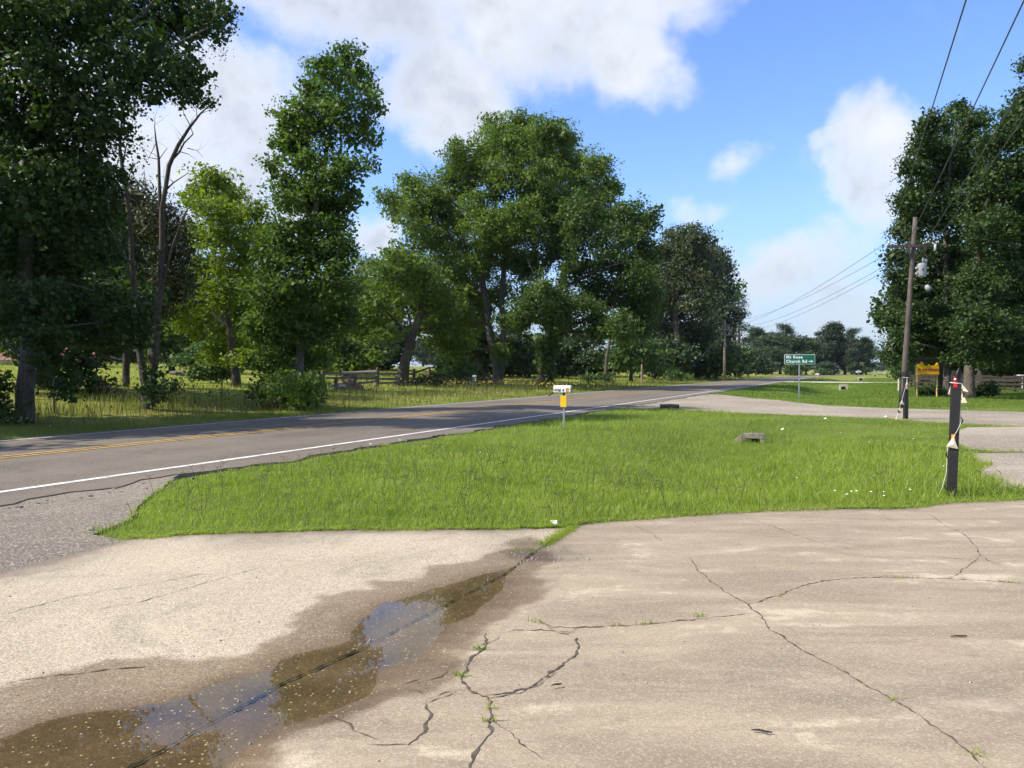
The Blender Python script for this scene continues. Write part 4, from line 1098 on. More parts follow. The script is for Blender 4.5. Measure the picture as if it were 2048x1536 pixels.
def crack(path, w, seed, rough=1.0):
    """a jagged line of dirt-filled break, a sliver of dark soil in the slab"""
    r = random.Random(seed)
    pts = []
    for i in range(len(path) - 1):
        a, b = Vector(path[i]), Vector(path[i + 1])
        k = max(2, int((b - a).length / .028))
        for j in range(k):
            pts.append(a.lerp(b, j / k))
    pts.append(Vector(path[-1]))
    v, f = [], []
    n = len(pts)
    off = 0
    for i, p in enumerate(pts):
        t = pts[min(i + 1, n - 1)] - pts[max(i - 1, 0)]
        nv = Vector((-t.y, t.x))
        if nv.length > 0:
            nv.normalize()
        off = off * .72 + r.uniform(-.010, .010) * rough
        taper = min(1, min(i, n - 1 - i) / 5 + .25)
        wl = w * taper * (.12 + r.random() ** 2.5 * 1.7)
        wr = w * taper * (.12 + r.random() ** 2.5 * 1.7)
        if r.random() < .06:
            wl *= 2.6
        c = p + nv * off
        z = lot_z(c.x, c.y) + .0035
        q1 = c + nv * wl
        q2 = c - nv * wr
        v += [(q1.x, q1.y, z), (q2.x, q2.y, z)]
    for i in range(n - 1):
        f.append((2 * i, 2 * i + 1, 2 * i + 3, 2 * i + 2))
    me = bpy.data.meshes.new('crack')
    me.from_pydata(v, [], f)
    return link('crack', me, M['crack'], lot)


WIDE = {3: .0095, 4: .0075, 5: .009, 0: .006, 8: .007, 1: .0055, 2: .005, 11: .0035, 12: .0035, 13: .008, 9: .003, 17: .006, 18: .005, 19: .004, 20: .005, 21: .005, 22: .005, 23: .003, 24: .003, 25: .003, 26: .003, 10: .0045}
for i, c in enumerate(CRACKS):
    crack(c, WIDE.get(i, .005), 40 + i)
jt = crack(OUTLINE['joint'], .0095, 99, .12)
jt.name = 'slab_joint'
jt.data.materials[0] = M['dark_void']


def build_water():
    poly = OUTLINE['damp']
    v = [(x, y, 0.0) for x, y in poly]
    tris = tessellate_polygon([[Vector(p) for p in v]])
    me = bpy.data.meshes.new('puddle')
    me.from_pydata(v, [], [tuple(t) for t in tris])
    bm = bmesh.new()
    bm.from_mesh(me)
    for fc in bm.faces:
        if fc.normal.z < 0:
            fc.normal_flip()
    bm.to_mesh(me)
    bm.free()
    m = bpy.data.materials.new('puddle_water')
    m.use_nodes = True
    N = Nodes(m.node_tree)
    out = N.n('ShaderNodeOutputMaterial')
    fr = N.n('ShaderNodeFresnel')
    geo = N.n('ShaderNodeNewGeometry')
    # the film is thin: the same sheen from above and below
    N.l(N.math('MULTIPLY_ADD', geo.outputs['Backfacing'], 1 / 1.36 - 1.36, 1.36), fr.inputs['IOR'])
    gl = N.n('ShaderNodeBsdfGlossy')
    gl.inputs['Roughness'].default_value = .004
    gl.inputs['Color'].default_value = (1, 1, 1, 1)
    tr = N.n('ShaderNodeBsdfTransparent')
    tr.inputs['Color'].default_value = (.90, .86, .76, 1)
    tc = N.n('ShaderNodeTexCoord')
    b = N.n('ShaderNodeBump')
    b.inputs['Strength'].default_value = .03
    b.inputs['Distance'].default_value = .01
    N.l(N.noise(tc.outputs['Object'], 5, 3, .5), b.inputs['Height'])
    N.l(b.outputs[0], gl.inputs['Normal'])
    ms = N.n('ShaderNodeMixShader')
    N.l(fr.outputs[0], ms.inputs[0])
    N.l(tr.outputs[0], ms.inputs[1])
    N.l(gl.outputs[0], ms.inputs[2])
    N.l(ms.outputs[0], out.inputs['Surface'])
    return tag(link('puddle', me, m), kind='structure')


build_water()


# ------------------------------------------------------------------ grass and weeds
def blades(P, h, w, lean, seed, segs=2):
    """one curved blade per point; P Nx3"""
    r = np.random.default_rng(seed)
    n = len(P)
    a = r.uniform(0, 2 * np.pi, n)
    side = np.stack([np.cos(a), np.sin(a), np.zeros(n)], -1)
    b = r.uniform(0, 2 * np.pi, n)
    ln = lean * r.uniform(.2, 1.2, n)
    out = np.stack([np.cos(b) * ln, np.sin(b) * ln, np.zeros(n)], -1) * h[:, None]
    up = np.zeros((n, 3))
    up[:, 2] = h
    w = w[:, None] * .5
    base_l, base_r = P - side * w, P + side * w
    if segs == 2:
        mid = P + up * .58 + out * .35
        ml, mr = mid - side * w * .8, mid + side * w * .8
        tip = P + up * np.sqrt(np.clip(1 - (ln * .55) ** 2, .2, 1))[:, None] + out
        V = np.stack([base_l, base_r, mr, ml, tip], 1).reshape(-1, 3)
        i = np.arange(n)[:, None] * 5
        F = np.concatenate([i + np.array([[0, 1, 2]]), i + np.array([[0, 2, 3]]), i + np.array([[3, 2, 4]])], 0)
    else:
        tip = P + up * .95 + out
        V = np.stack([base_l, base_r, tip], 1).reshape(-1, 3)
        F = np.arange(n * 3).reshape(-1, 3)
    return V, F


def paved(x, y, pad=0.0):
    bad = np.zeros(x.shape, bool)
    for poly in (LOT, SIDE, PAD_A, PAD_B, APRON):
        bad |= sdf(poly, x, y) < pad
    return bad


def put_grass(name, V, F, mat, kind='stuff', label=None, cat=None):
    o = link(name, np_mesh(name, V, F), mat)
    tag(o, label, cat, None, kind)
    return o


def scatter(n, x0, x1, y0, y1, near, power):
    x = rng.uniform(x0, x1, n)
    y = rng.uniform(y0, y1, n)
    keep = rng.random(n) < np.clip((near / np.maximum(y, 1)) ** power, 0, 1)
    keep &= np.abs(x) < .72 * y + 2.5
    return x[keep], y[keep]


def lawn():
    x, y = scatter(1500000, -7, 34, 7.2, 48, 9, 1.75)
    d = dist_road(x, y)
    edge = 9.35 + .16 * vnoise(x / .5, y / .5, 21) + .1 * vnoise(x / .17, y / .17, 22)
    ok = (d < edge) & ~paved(x, y, -.02 + .06 * vnoise(x / .22, y / .22, 25)) & (d > -26)
    x, y, d = x[ok], y[ok], d[ok]
    near = np.minimum(seg_dist(OUTLINE['lot_edge'], x, y, False), 3)
    lush = sstep(x, -4.5, .5) * .5 + .5 * sstep(x, 1, 4) * sstep(y, 9, 11)
    patch = .5 + .5 * vnoise(x / 1.3, y / 1.3, 31)
    fine = .5 + .5 * vnoise(x / .35, y / .35, 33)
    h = .042 + .062 * lush + .055 * patch * fine + .04 * sstep(near, .05, .5) * fine
    h *= .55 + .75 * rng.random(len(x))
    h *= .6 + .4 * sstep(edge[ok] - d, .05, .9)
    h = np.where(y > 26, h * .8, h)
    h = h * np.where((x > 8.6) & (y > 10.5), .4, 1.0)
    tall = rng.random(len(x)) < .012
    h = np.where(tall, h * 1.9, h)
    k = (np.maximum(y, 8) / 9) ** .62
    w = .0062 * k * rng.uniform(.7, 1.3, len(x))
    P = np.stack([x, y, ground_z(x, y) + .005], -1)
    nearm = y < 17
    V1, F1 = blades(P[nearm], h[nearm], w[nearm], 1.1, 5, 2)
    V2, F2 = blades(P[~nearm], h[~nearm] * 1.05, w[~nearm], .9, 6, 1)
    put_grass('lawn_grass', np.concatenate([V1, V2]), np.concatenate([F1, F2 + len(V1)]), M['lawn_blade'])
    # runners creeping out over the concrete
    r = np.random.default_rng(14)
    E = np.array(OUTLINE['lot_edge'][:-1])
    seg = r.integers(0, len(E) - 1, 5200)
    t = r.random((5200, 1))
    q = E[seg] * (1 - t) + E[seg + 1] * t
    q = q + np.stack([r.normal(0, .02, 5200), -.03 + .07 * np.abs(vnoise(q[:, 0] / .3, q[:, 1] / .3, 26)) - np.abs(r.normal(0, .05, 5200)) * (vnoise(q[:, 0] / .5, q[:, 1] / .5, 27) > -.1)], -1)
    V, F = blades(np.stack([q[:, 0], q[:, 1], np.full(5200, .016)], -1), r.uniform(.025, .075, 5200), r.uniform(.004, .009, 5200), 1.9, 7, 2)
    put_grass('grass_runners', V, F, M['lawn_blade'])
    # the mown verge on the far side of the side road
    x, y = scatter(700000, 8, 95, 34, 150, 36, 1.5)
    d = dist_road(x, y)
    ok = (d < 9.3 + .2 * vnoise(x / .8, y / .8, 23)) & (d > -28) & ~paved(x, y, .05) & ~inside(dv, x, y)
    x, y = x[ok], y[ok]
    k = (y / 36) ** .7
    h = .11 * rng.uniform(.5, 1.4, len(x)) * k ** .4
    V, F = blades(np.stack([x, y, ground_z(x, y)], -1), h, .024 * k, .6, 8, 1)
    put_grass('verge_grass', V, F, M['verge_blade'])


lawn()


def seed_stems():
    """dark forked seed stems standing over the front of the lawn"""
    r = random.Random(3)
    mb = MB()
    n = 0
    while n < 300:
        x = r.uniform(-4.6, 3.0) if r.random() < .85 else r.uniform(3, 9)
        y = r.uniform(7.9, 14.5)
        d = dist_road(x, y)
        if d > 8.7 or bool(paved(np.array([x]), np.array([y]), .05)[0]):
            continue
        n += 1
        z = gz(x, y)
        h = r.uniform(.16, .36)
        a = r.uniform(0, 6.28)
        lx, ly = math.cos(a) * h * .25, math.sin(a) * h * .25
        w = .0026
        top = (x + lx, y + ly, z + h)
        mb.tube([(x, y, z), (x + lx * .4, y + ly * .4, z + h * .6), top], w, 3, False)
        for k in range(r.choice((2, 2, 3))):
            b = a + k * 2.1 + r.uniform(-.5, .5)
            q = r.uniform(.04, .08)
            mb.tube([top, (top[0] + math.cos(b) * q, top[1] + math.sin(b) * q, top[2] + q * r.uniform(.1, .7))], w * 1.2, 3, False)
    tag(mb.build('grass_seed_stems', plain('stem_dark', (.085, .068, .035), .8)), kind='stuff')


seed_stems()


def bank():
    """tall weeds and meadow on the far side of the highway"""
    x, y = scatter(1500000, -45, 75, 9, 175, 24, 1.25)
    d = dist_road(x, y)
    s = along(x, y)
    edge = 18.35 + .15 * vnoise(x / .6, y / .6, 41)
    zone = (d > edge) & (d < 25.5)
    lump = .5 + .5 * vnoise(x / 1.7, y / 1.7, 42)
    keep = zone & (rng.random(len(x)) < (.22 + .45 * lump) * (1 - .75 * sstep(d, 22.5, 25.5)))
    xs, ys, ds, lm = x[keep], y[keep], d[keep], lump[keep]
    prof = .15 + .62 * sstep(ds, 18.6, 21.6) * (1 - .35 * sstep(ds, 22.5, 25))
    h = prof * (.40 + .75 * rng.random(len(xs))) * (.65 + .5 * lm)
    h *= 1 - .3 * sstep(ys, 40, 80)
    k = (np.maximum(ys, 20) / 22) ** .75
    w = .011 * k * rng.uniform(.6, 1.5, len(xs))
    V, F = blades(np.stack([xs, ys, ground_z(xs, ys)], -1), h, w, .55, 15, 2)
    put_grass('roadside_weeds', V, F, M['weed_blade'])
    # low green skirt right beside the asphalt
    keep = (d > edge) & (d < 20.2) & (rng.random(len(x)) < .9)
    xs, ys = x[keep], y[keep]
    k = (np.maximum(ys, 20) / 22) ** .75
    V, F = blades(np.stack([xs, ys, ground_z(xs, ys)], -1), .20 * rng.uniform(.4, 1.3, len(xs)), .012 * k, .6, 16, 1)
    put_grass('roadside_grass', V, F, M['verge_blade'])
    # meadow
    x, y = scatter(900000, -75, 70, 20, 150, 26, 1.15)
    d = dist_road(x, y)
    keep = (d > 22.5) & (d < 92) & (rng.random(len(x)) < .32)
    x, y, d = x[keep], y[keep], d[keep]
    k = (np.maximum(y, 20) / 26) ** .8
    pt = .5 + .5 * vnoise(x / 3.1, y / 3.1, 44)
    h = (.20 + .22 * pt) * rng.uniform(.5, 1.3, len(x))
    V, F = blades(np.stack([x, y, ground_z(x, y)], -1), h, .020 * k, .5, 17, 1)
    put_grass('meadow_grass', V, F, M['meadow_blade'])
    # brown seed heads and white umbels riding over the weeds
    def heads(name, n, mat, size, lo, hi, d0, d1, smax, thr=0.0):
        r = np.random.default_rng(len(name))
        s = r.uniform(-6, smax, n)
        dd = r.uniform(d0, d1, n)
        px = UX * s - UY * dd
        py = UY * s + UX * dd
        ok = vnoise(px / 2.2, py / 2.2, 51) > thr
        px, py = px[ok], py[ok]
        z = ground_z(px, py) + r.uniform(lo, hi, len(px))
        q = size * r.uniform(.6, 1.4, len(px))[:, None]
        c = np.stack([px, py, z], -1)
        o = np.array([[1, 0, 0], [-1, 0, 0], [0, 1, 0], [0, -1, 0], [0, 0, 1], [0, 0, -1]], float)
        V = (c[:, None, :] + o[None] * q[:, None, :] * np.array([1, 1, 1.2 if mat != 'white_petal' else .3])).reshape(-1, 3)
        i = np.arange(len(px))[:, None] * 6
        F = np.concatenate([i + np.array([t]) for t in ((0, 2, 4), (2, 1, 4), (1, 3, 4), (3, 0, 4), (2, 0, 5), (1, 2, 5), (3, 1, 5), (0, 3, 5))])
        put_grass(name, V, F, M[mat])
        return c
    c = heads('weed_seed_heads', 3600, 'seed_head', .026, .45, 1.05, 20.2, 24.5, 50, -.2)
    n = len(c)
    P = c.copy()
    h = c[:, 2] - ground_z(c[:, 0], c[:, 1])
    P[:, 2] -= h
    V, F = blades(P, h * 1.03, np.full(n, .010), .02, 19, 1)
    put_grass('weed_stalks', V, F, M['seed_head'])
    heads('white_roadside_flowers', 420, 'white_petal', .022, .18, .5, 18.7, 20.8, 45, -.3)
    # yellow flowers in the meadow by the rail fence
    r = np.random.default_rng(77)
    pts = []
    for (cx, cyy, sx, sy, n) in ((-6.2, 66, 2.2, 4.5, 190), (-.2, 60, 2.6, 1.6, 170), (-5.0, 78, 3, 3, 90)):
        pts.append(np.stack([r.normal(cx, sx, n), r.normal(cyy, sy, n)], -1))
    q = np.concatenate(pts)
    z = ground_z(q[:, 0], q[:, 1]) + r.uniform(.38, .62, len(q))
    c = np.stack([q[:, 0], q[:, 1], z], -1)
    o = np.array([[1, 0, 0], [0, 1, 0], [-1, 0, 0], [0, -1, 0], [0, 0, 1.0]], float)
    V = (c[:, None, :] + o[None] * .05).reshape(-1, 3)
    i = np.arange(len(q))[:, None] * 5
    F = np.concatenate([i + np.array([t]) for t in ((0, 1, 4), (1, 2, 4), (2, 3, 4), (3, 0, 4))])
    put_grass('yellow_meadow_flowers', V, F, M['yellow_petal'])


bank()


def lawn_flowers():
    r = np.random.default_rng(5)
    n = 150
    x = np.concatenate([r.normal(4.6, .35, 8), r.uniform(-3.5, 9, 8), r.normal(-2.3, 1.0, 16)])
    y = np.concatenate([r.normal(9.9, .25, 8), r.uniform(9, 24, 8), r.normal(16.6, 1.2, 16)])
    ok = (dist_road(x, y) < 9.2) & ~paved(x, y, .05)
    x, y = x[ok], y[ok]
    c = np.stack([x, y, ground_z(x, y) + r.uniform(.10, .20, len(x))], -1)
    o = np.array([[1, 0, 0], [0, 1, 0], [-1, 0, 0], [0, -1, 0], [0, 0, .45]], float)
    V = (c[:, None, :] + o[None] * .019).reshape(-1, 3)
    i = np.arange(len(x))[:, None] * 5
    F = np.concatenate([i + np.array([t]) for t in ((0, 1, 4), (1, 2, 4), (2, 3, 4), (3, 0, 4))])
    put_grass('white_clover_flowers', V, F, M['white_petal'])


lawn_flowers()


def crack_grass():
    """grass growing in the slab joint and the cracks"""
    r = np.random.default_rng(9)
    J = np.array(OUTLINE['joint'][:2])
    t = r.random(900)
    c = J[0] + (J[1] - J[0]) * t[:, None] * .95 + r.normal(0, .035, (900, 2))
    pts = [c]
    for (x, y, n, s) in ((.17, 4.98, 14, .025), (-.19, 4.49, 22, .02), (-.28, 4.09, 26, .022), (-.105, 3.68, 10, .012), (-.11, 3.55, 16, .015), (.65, 4.91, 16, .03), (.86, 4.93, 20, .03),
                         (1.24, 5.07, 22, .02), (1.92, 5.51, 10, .02), (3.03, 6.0, 40, .07), (3.85, 5.85, 26, .05), (.12, 6.95, 60, .08), (1.885, 3.76, 16, .025), (1.957, 3.23, 26, .03)):
        pts.append(np.stack([r.normal(x, s, n), r.normal(y, s * .5, n)], -1))
    q = np.concatenate(pts)
    P = np.stack([q[:, 0], q[:, 1], np.full(len(q), .006)], -1)
    h = r.uniform(.02, .06, len(q))
    h[:900] *= 1.3
    V, F = blades(P, h, np.full(len(q), .005), 1.2, 3, 2)
    put_grass('crack_grass', V, F, M['lawn_blade'])
    # grit and litter on the paving
    rr = random.Random(12)
    mb = MB()
    for i in range(330):
        u = rr.random()
        if u < .4:
            x, y = rr.gauss(.25, .3), rr.gauss(6.8, .25)
        else:
            x, y = rr.uniform(-4.2, 5), rr.uniform(3.0, 8.6)
        q = rr.uniform(.004, .011)
        mb.box((x, y, max(lot_z(x, y), -.004) + q * .3), (q * rr.uniform(1, 2), q * 1.2, q), Matrix.Rotation(rr.uniform(0, 6), 3, 'Z'), .6)
    tag(mb.build('grit', M['pebble']), kind='stuff')


crack_grass()

# ------------------------------------------------------------------ trees
def leaf_cloud(lobes, size, lai, seed, ratio=.62, spread=1.75, per=24, up=.6, rough=.8):
    """leaf faces grouped into sprays spread through the lobes of a crown"""
    r = np.random.default_rng(seed)
    VV = []
    for (cx, cyy, cz, a, b, c) in lobes:
        n = int(lai * math.pi * a * c / (size * size * ratio * .30))
        m = max(3, n // per)
        dv_ = r.normal(size=(m, 3))
        dv_ /= np.linalg.norm(dv_, axis=1)[:, None]
        rad = r.random(m) ** (1 / 2.3)
        rad *= 1 + .16 * r.normal(size=m)
        tw = np.array([cx, cyy, cz]) + dv_ * rad[:, None] * np.array([a, b, c])
        k = r.integers(0, m, n)
        wt = r.random(m) ** 2 + .12
        k = r.choice(m, n, p=wt / wt.sum())
        off = np.clip(r.normal(size=(n, 3)), -1.7, 1.7) * size * spread * np.array([1, 1, .62])
        p = tw[k] + off
        nrm = r.normal(size=(n, 3)) * rough + dv_[k] * .35
        nrm[:, 2] += up
        nrm /= np.linalg.norm(nrm, axis=1)[:, None]
        t = r.normal(size=(n, 3))
        t[:, 2] -= .5
        t -= nrm * np.sum(t * nrm, 1)[:, None]
        t /= np.linalg.norm(t, axis=1)[:, None] + 1e-9
        bt = np.cross(nrm, t)
        L = size * (np.exp(r.normal(0, .3, m))[k] * np.exp(r.normal(0, .25, n)))[:, None]
        W = L * ratio * .5
        VV.append(np.stack([p - t * L * .5, p + bt * W - t * L * .05, p + t * L * .5, p - bt * W - t * L * .05], 1).reshape(-1, 3))
    if not VV:
        return np.zeros((0, 3)), np.zeros((0, 4), int)
    V = np.concatenate(VV)
    F = np.arange(len(V)).reshape(-1, 4)
    return V, F


def limb_mesh(limbs, lobes, seed, thin=.022, sides=9, twigs=0):
    r = random.Random(seed)
    mb = MB()
    nodes = []
    for i, l in enumerate(limbs):
        pts, rad = [], []
        for j in range(len(l) - 1):
            a, b = l[j], l[j + 1]
            L = math.dist(a[:3], b[:3])
            k = max(1, min(6, int(L / .5)))
            for q in range(k):
                t = q / k
                w = a[3] * (1 - t) + b[3] * t
                jt = .12 * w if (j or q) else 0
                pts.append(tuple(a[m] * (1 - t) + b[m] * t + r.uniform(-jt, jt) for m in range(3)))
                rad.append(w)
        pts.append(tuple(l[-1][:3]))
        rad.append(l[-1][3])
        if i == 0 and pts[0][2] < 0:
            rad[0] *= 1.35
            if len(rad) > 1:
                rad[1] *= 1.12
        mb.tube(pts, rad, sides if i == 0 or rad[0] > .12 else 6, True, .10, seed + i)
        nodes += [(Vector(p), w) for p, w in zip(pts, rad) if p[2] > 1.0]
    for (cx, cyy, cz, a, b, c) in lobes:
        tgt = Vector((cx, cyy, cz))
        if not nodes:
            break
        cand = [(p, w) for p, w in nodes if p.z < cz + c * .3] or nodes
        p, w = min(cand, key=lambda q: (q[0] - tgt).length + .6 * max(0, q[0].z - cz))
        w = min(w * .5, thin * (1 + (tgt - p).length * .35))
        mid = p.lerp(tgt, .5) + Vector((r.uniform(-1, 1), r.uniform(-1, 1), r.uniform(-.2, 1))) * (tgt - p).length * .10
        mb.tube([p, mid, tgt], [w, w * .75, w * .45], 5, False)
        for k in range(4):
            e = tgt + Vector((r.uniform(-1, 1) * a, r.uniform(-1, 1) * b, r.uniform(-.4, 1) * c)) * .8
            m2 = tgt.lerp(e, .5) + Vector((r.uniform(-1, 1), r.uniform(-1, 1), r.uniform(-1, 1))) * .12 * a
            mb.tube([tgt, m2, e], [w * .5, w * .35, w * .14], 4, False)
    for k in range(twigs):
        p, w = r.choice([q for q in nodes if q[0].z > 5.5])
        a = r.uniform(0, 6.28)
        v = Vector((math.cos(a), math.sin(a) * .7, r.uniform(.2, 1.0))).normalized()
        L = r.uniform(.25, .95)
        pts = [p]
        for j in range(4):
            v = (v + Vector((r.uniform(-.5, .5), r.uniform(-.5, .5), r.uniform(-.35, .5)))).normalized()
            pts.append(pts[-1] + v * L * .25)
        q = min(w * .4, .011)
        mb.tube(pts, [q, q * .8, q * .6, q * .4, q * .2], 4, False)
        if r.random() < .6:
            e = pts[2] + Vector((r.uniform(-1, 1), r.uniform(-1, 1), r.uniform(-.2, 1))) * L * .3
            mb.tube([pts[2], pts[2].lerp(e, .5) + Vector((0, 0, .03)), e], [q * .5, q * .4, q * .15], 4, False)
    return mb.mesh('trunk')


def plant_tree(key, name, label, cat, leaf, barkm, size, lai, seed, group=None, crown='crown', thin=.022, fat=1, **kw):
    base, limbs, lobes = TREES[key]
    if fat != 1:
        lobes = [(x, y, z, a * (1 + (fat - 1) * .4), b * fat, c * fat) for x, y, z, a, b, c in lobes]
    z = gz(base[0], base[1])
    t = thing(name, label, cat, (base[0], base[1], z), 0, group)
    link('trunk', limb_mesh(limbs, lobes if leaf and crown == 'crown' else [], seed, thin, 9, 46 if key == 'dead_tree' else 0), M[barkm], t)
    if leaf and lobes:
        V, F = leaf_cloud(lobes, size, lai, seed, **kw)
        link(crown, np_mesh(crown, V, F), M[leaf], t)
    return t


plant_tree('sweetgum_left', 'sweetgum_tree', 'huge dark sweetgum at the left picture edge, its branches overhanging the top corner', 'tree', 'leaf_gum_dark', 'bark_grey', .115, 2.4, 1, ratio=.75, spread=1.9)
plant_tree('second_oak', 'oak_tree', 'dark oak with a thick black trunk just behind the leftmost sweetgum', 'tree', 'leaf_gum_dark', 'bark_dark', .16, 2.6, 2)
plant_tree('brown_cedar', 'cedar_tree', 'brownish cedar with wispy foliage behind the bare dead tree', 'tree', 'leaf_brown', 'bark_dark', .18, 2.4, 3, ratio=.35, spread=2.2)
plant_tree('dead_tree', 'dead_tree', 'bare dead tree forking into two tall leafless stems with vines at its foot', 'dead tree', 'vine', 'bark_dead', .11, 2.0, 4, crown='vine')
plant_tree('yellowgreen_tree', 'maple_tree', 'yellow-green maple with leaning limbs between the dead tree and the tall sweetgum', 'tree', 'leaf_yellow', 'bark_dark', .18, 2.2, 5, thin=.03)
plant_tree('tall_sweetgum', 'sweetgum_tree', 'tall slender sweetgum clothed to the ground, leaning right beside the highway', 'tree', 'leaf_gum', 'bark_grey', .12, 2.4, 6, ratio=.72, fat=1.04)
plant_tree('pale_far_tree', 'willow_tree', 'small pale round-topped tree far behind the rail fence', 'tree', 'leaf_pale', 'bark_grey', .42, 2.0, 7)
plant_tree('leaning_elm', 'elm_tree', 'low elm with a dark leaning trunk behind the rail fence', 'tree', 'leaf_pecan', 'bark_dark', .23, 2.3, 8, thin=.05)
plant_tree('big_pecan', 'pecan_tree', 'big spreading pecan with forked grey trunk, the widest crown in the middle', 'tree', 'leaf_pecan', 'bark_grey', .20, 2.5, 9, thin=.06, fat=1.3)
plant_tree('ivy_oak', 'oak_tree', 'big oak with ivy-dark double trunk right of the spreading pecan', 'tree', 'leaf_oak', 'bark_ivy', .20, 2.5, 10, thin=.05, fat=1.25)
plant_tree('ivy_column', 'oak_tree', 'ivy-covered black trunk standing close behind the spreading pecan', 'tree', 'ivy_leaf', 'bark_ivy', .26, 2.6, 11)
plant_tree('dark_juniper', 'juniper_tree', 'tall grey-green conical juniper left of the far pole by the road', 'tree', 'leaf_juniper', 'bark_dark', .36, 3.2, 12, ratio=.5, thin=.08)
plant_tree('black_juniper', 'juniper_tree', 'near-black juniper directly behind the far pole left of the road', 'tree', 'leaf_pine', 'bark_dark', .42, 3.2, 13, ratio=.5)
plant_tree('lit_poplar', 'poplar_tree', 'small bright green treetop peeping out right of the black juniper', 'tree', 'leaf_bush', 'bark_dark', .5, 2.4, 14)
plant_tree('thin_pine', 'pine_tree', 'thin ragged pine with sparse tufts right of the far pole', 'tree', 'leaf_pine', 'bark_pine', .40, 2.2, 15, ratio=.3)
plant_tree('field_maple', 'maple_tree', 'low bushy light green tree beneath the tall juniper', 'tree', 'leaf_bush', 'bark_dark', .38, 2.4, 16)
plant_tree('young_elm', 'elm_tree', 'young elm in the gap between the ivy oak and the broken snag', 'tree', 'leaf_far', 'bark_dark', .40, 2.2, 17)
plant_tree('snag', 'snag', 'broken leafless snag standing alone against the sky', 'dead tree', None, 'bark_dead', .1, 1, 18)
plant_tree('right_sweetgum', 'sweetgum_tree', 'tall dark sweetgum behind the yellow sign, its crown reaching left of the power pole', 'tree', 'leaf_right', 'bark_grey', .165, 3.8, 19, ratio=.72, thin=.03)
plant_tree('right_oak', 'oak_tree', 'massive oak at the right picture edge with the thickest trunk by the brown fence', 'tree', 'leaf_right', 'bark_grey', .165, 3.8, 20, thin=.03)
plant_tree('right_trunk_oak', 'oak_tree', 'oak with a dark trunk close against the yellow sign, leftmost of the right-hand trunks', 'tree', 'leaf_right', 'bark_dark', .165, 3.4, 21, thin=.03)


# ---- trees farther off: four patterns, each copy its own object
def pattern(kind, seed):
    r = random.Random(seed)
    lobes, limbs = [], []
    if kind == 'round':
        H = 10.0
        limbs = [[(0, 0, -.2, .3), (.1, 0, 2.5, .22), (.0, .1, 5, .16), (.2, 0, 8, .06)]]
        for i in range(17):
            a = r.uniform(0, 6.28)
            z = r.uniform(1.8, 9.2)
            k = math.sin(math.pi * min(1, max(.12, (z - .6) / 9.6))) ** .7
            q = 3.4 * k * r.uniform(.3, 1)
            s = r.uniform(.9, 1.55)
            lobes.append((math.cos(a) * q, math.sin(a) * q, z, s * 1.15, s * 1.15, s * .85))
    elif kind == 'tall':
        H = 14.0
        limbs = [[(0, 0, -.2, .32), (.1, 0, 4, .25), (-.1, .1, 9, .15), (.1, 0, 13, .05)]]
        for i in range(20):
            a = r.uniform(0, 6.28)
            z = r.uniform(2.5, 13.3)
            k = math.sin(math.pi * min(1, max(.2, (z - 1) / 13.5))) ** .6
            q = 2.6 * k * r.uniform(.3, 1)
            s = r.uniform(.9, 1.6)
            lobes.append((math.cos(a) * q, math.sin(a) * q, z, s, s, s * .85))
    elif kind == 'pine':
        H = 15.0
        limbs = [[(0, 0, -.2, .26), (.1, 0, 5, .22), (-.05, 0, 10, .15), (.1, 0, 14, .06)]]
        for i in range(19):
            a = r.uniform(0, 6.28)
            z = r.uniform(3.6, 14.2)
            k = 1.0 if z < 11 else (15.4 - z) / 4.4
            q = 3.2 * k * r.uniform(.25, 1)
            s = r.uniform(1.0, 1.6)
            lobes.append((math.cos(a) * q, math.sin(a) * q, z, s * 1.3, s * 1.3, s * .8))
    else:   # low wood edge
        H = 6.0
        limbs = [[(0, 0, -.2, .14), (.1, 0, 2, .1), (0, .1, 4.5, .04)]]
        for i in range(13):
            a = r.uniform(0, 6.28)
            q = 2.4 * r.uniform(.2, 1)
            z = r.uniform(.9, 5.2 - q * .6)
            s = r.uniform(.8, 1.3)
            lobes.append((math.cos(a) * q, math.sin(a) * q, z, s * 1.2, s * 1.2, s * .8))
    return limbs, lobes


PATTERNS = {}
for k, kind in enumerate(('round', 'tall', 'pine', 'low')):
    for v in range(2):
        limbs, lobes = pattern(kind, 31 + 7 * k + v)
        tm = limb_mesh(limbs, lobes, 50 + k + v, .05, 7)
        V, F = leaf_cloud(lobes, .36, 2.9, 60 + 2 * k + v, ratio=.42 if kind == 'pine' else .62, spread=1.5)
        PATTERNS[kind, v] = (tm, np_mesh('crown', V, F))
        tm.materials.append(M['bark_pine' if kind == 'pine' else 'bark_dark'])


def far_tree(kind, v, x, y, h, w, leaf, name, label, group):
    """a copy of a pattern standing on the ground at x, y, h metres tall"""
    tm, cm = PATTERNS[kind, v]
    t = thing(name, label, 'tree', (x, y, gz(x, y)), (x * 13.7 + y) % 6.28, group)
    H = {'round': 10.2, 'tall': 14.3, 'pine': 15.2, 'low': 6.0}[kind]
    t.scale = (w * h / H, w * h / H, h / H)
    a = link('trunk', tm, None, t)
    b = link('crown', cm, None, t)
    if not cm.materials:
        cm.materials.append(None)
    b.material_slots[0].link = 'OBJECT'
    b.material_slots[0].material = M[leaf]
    return t


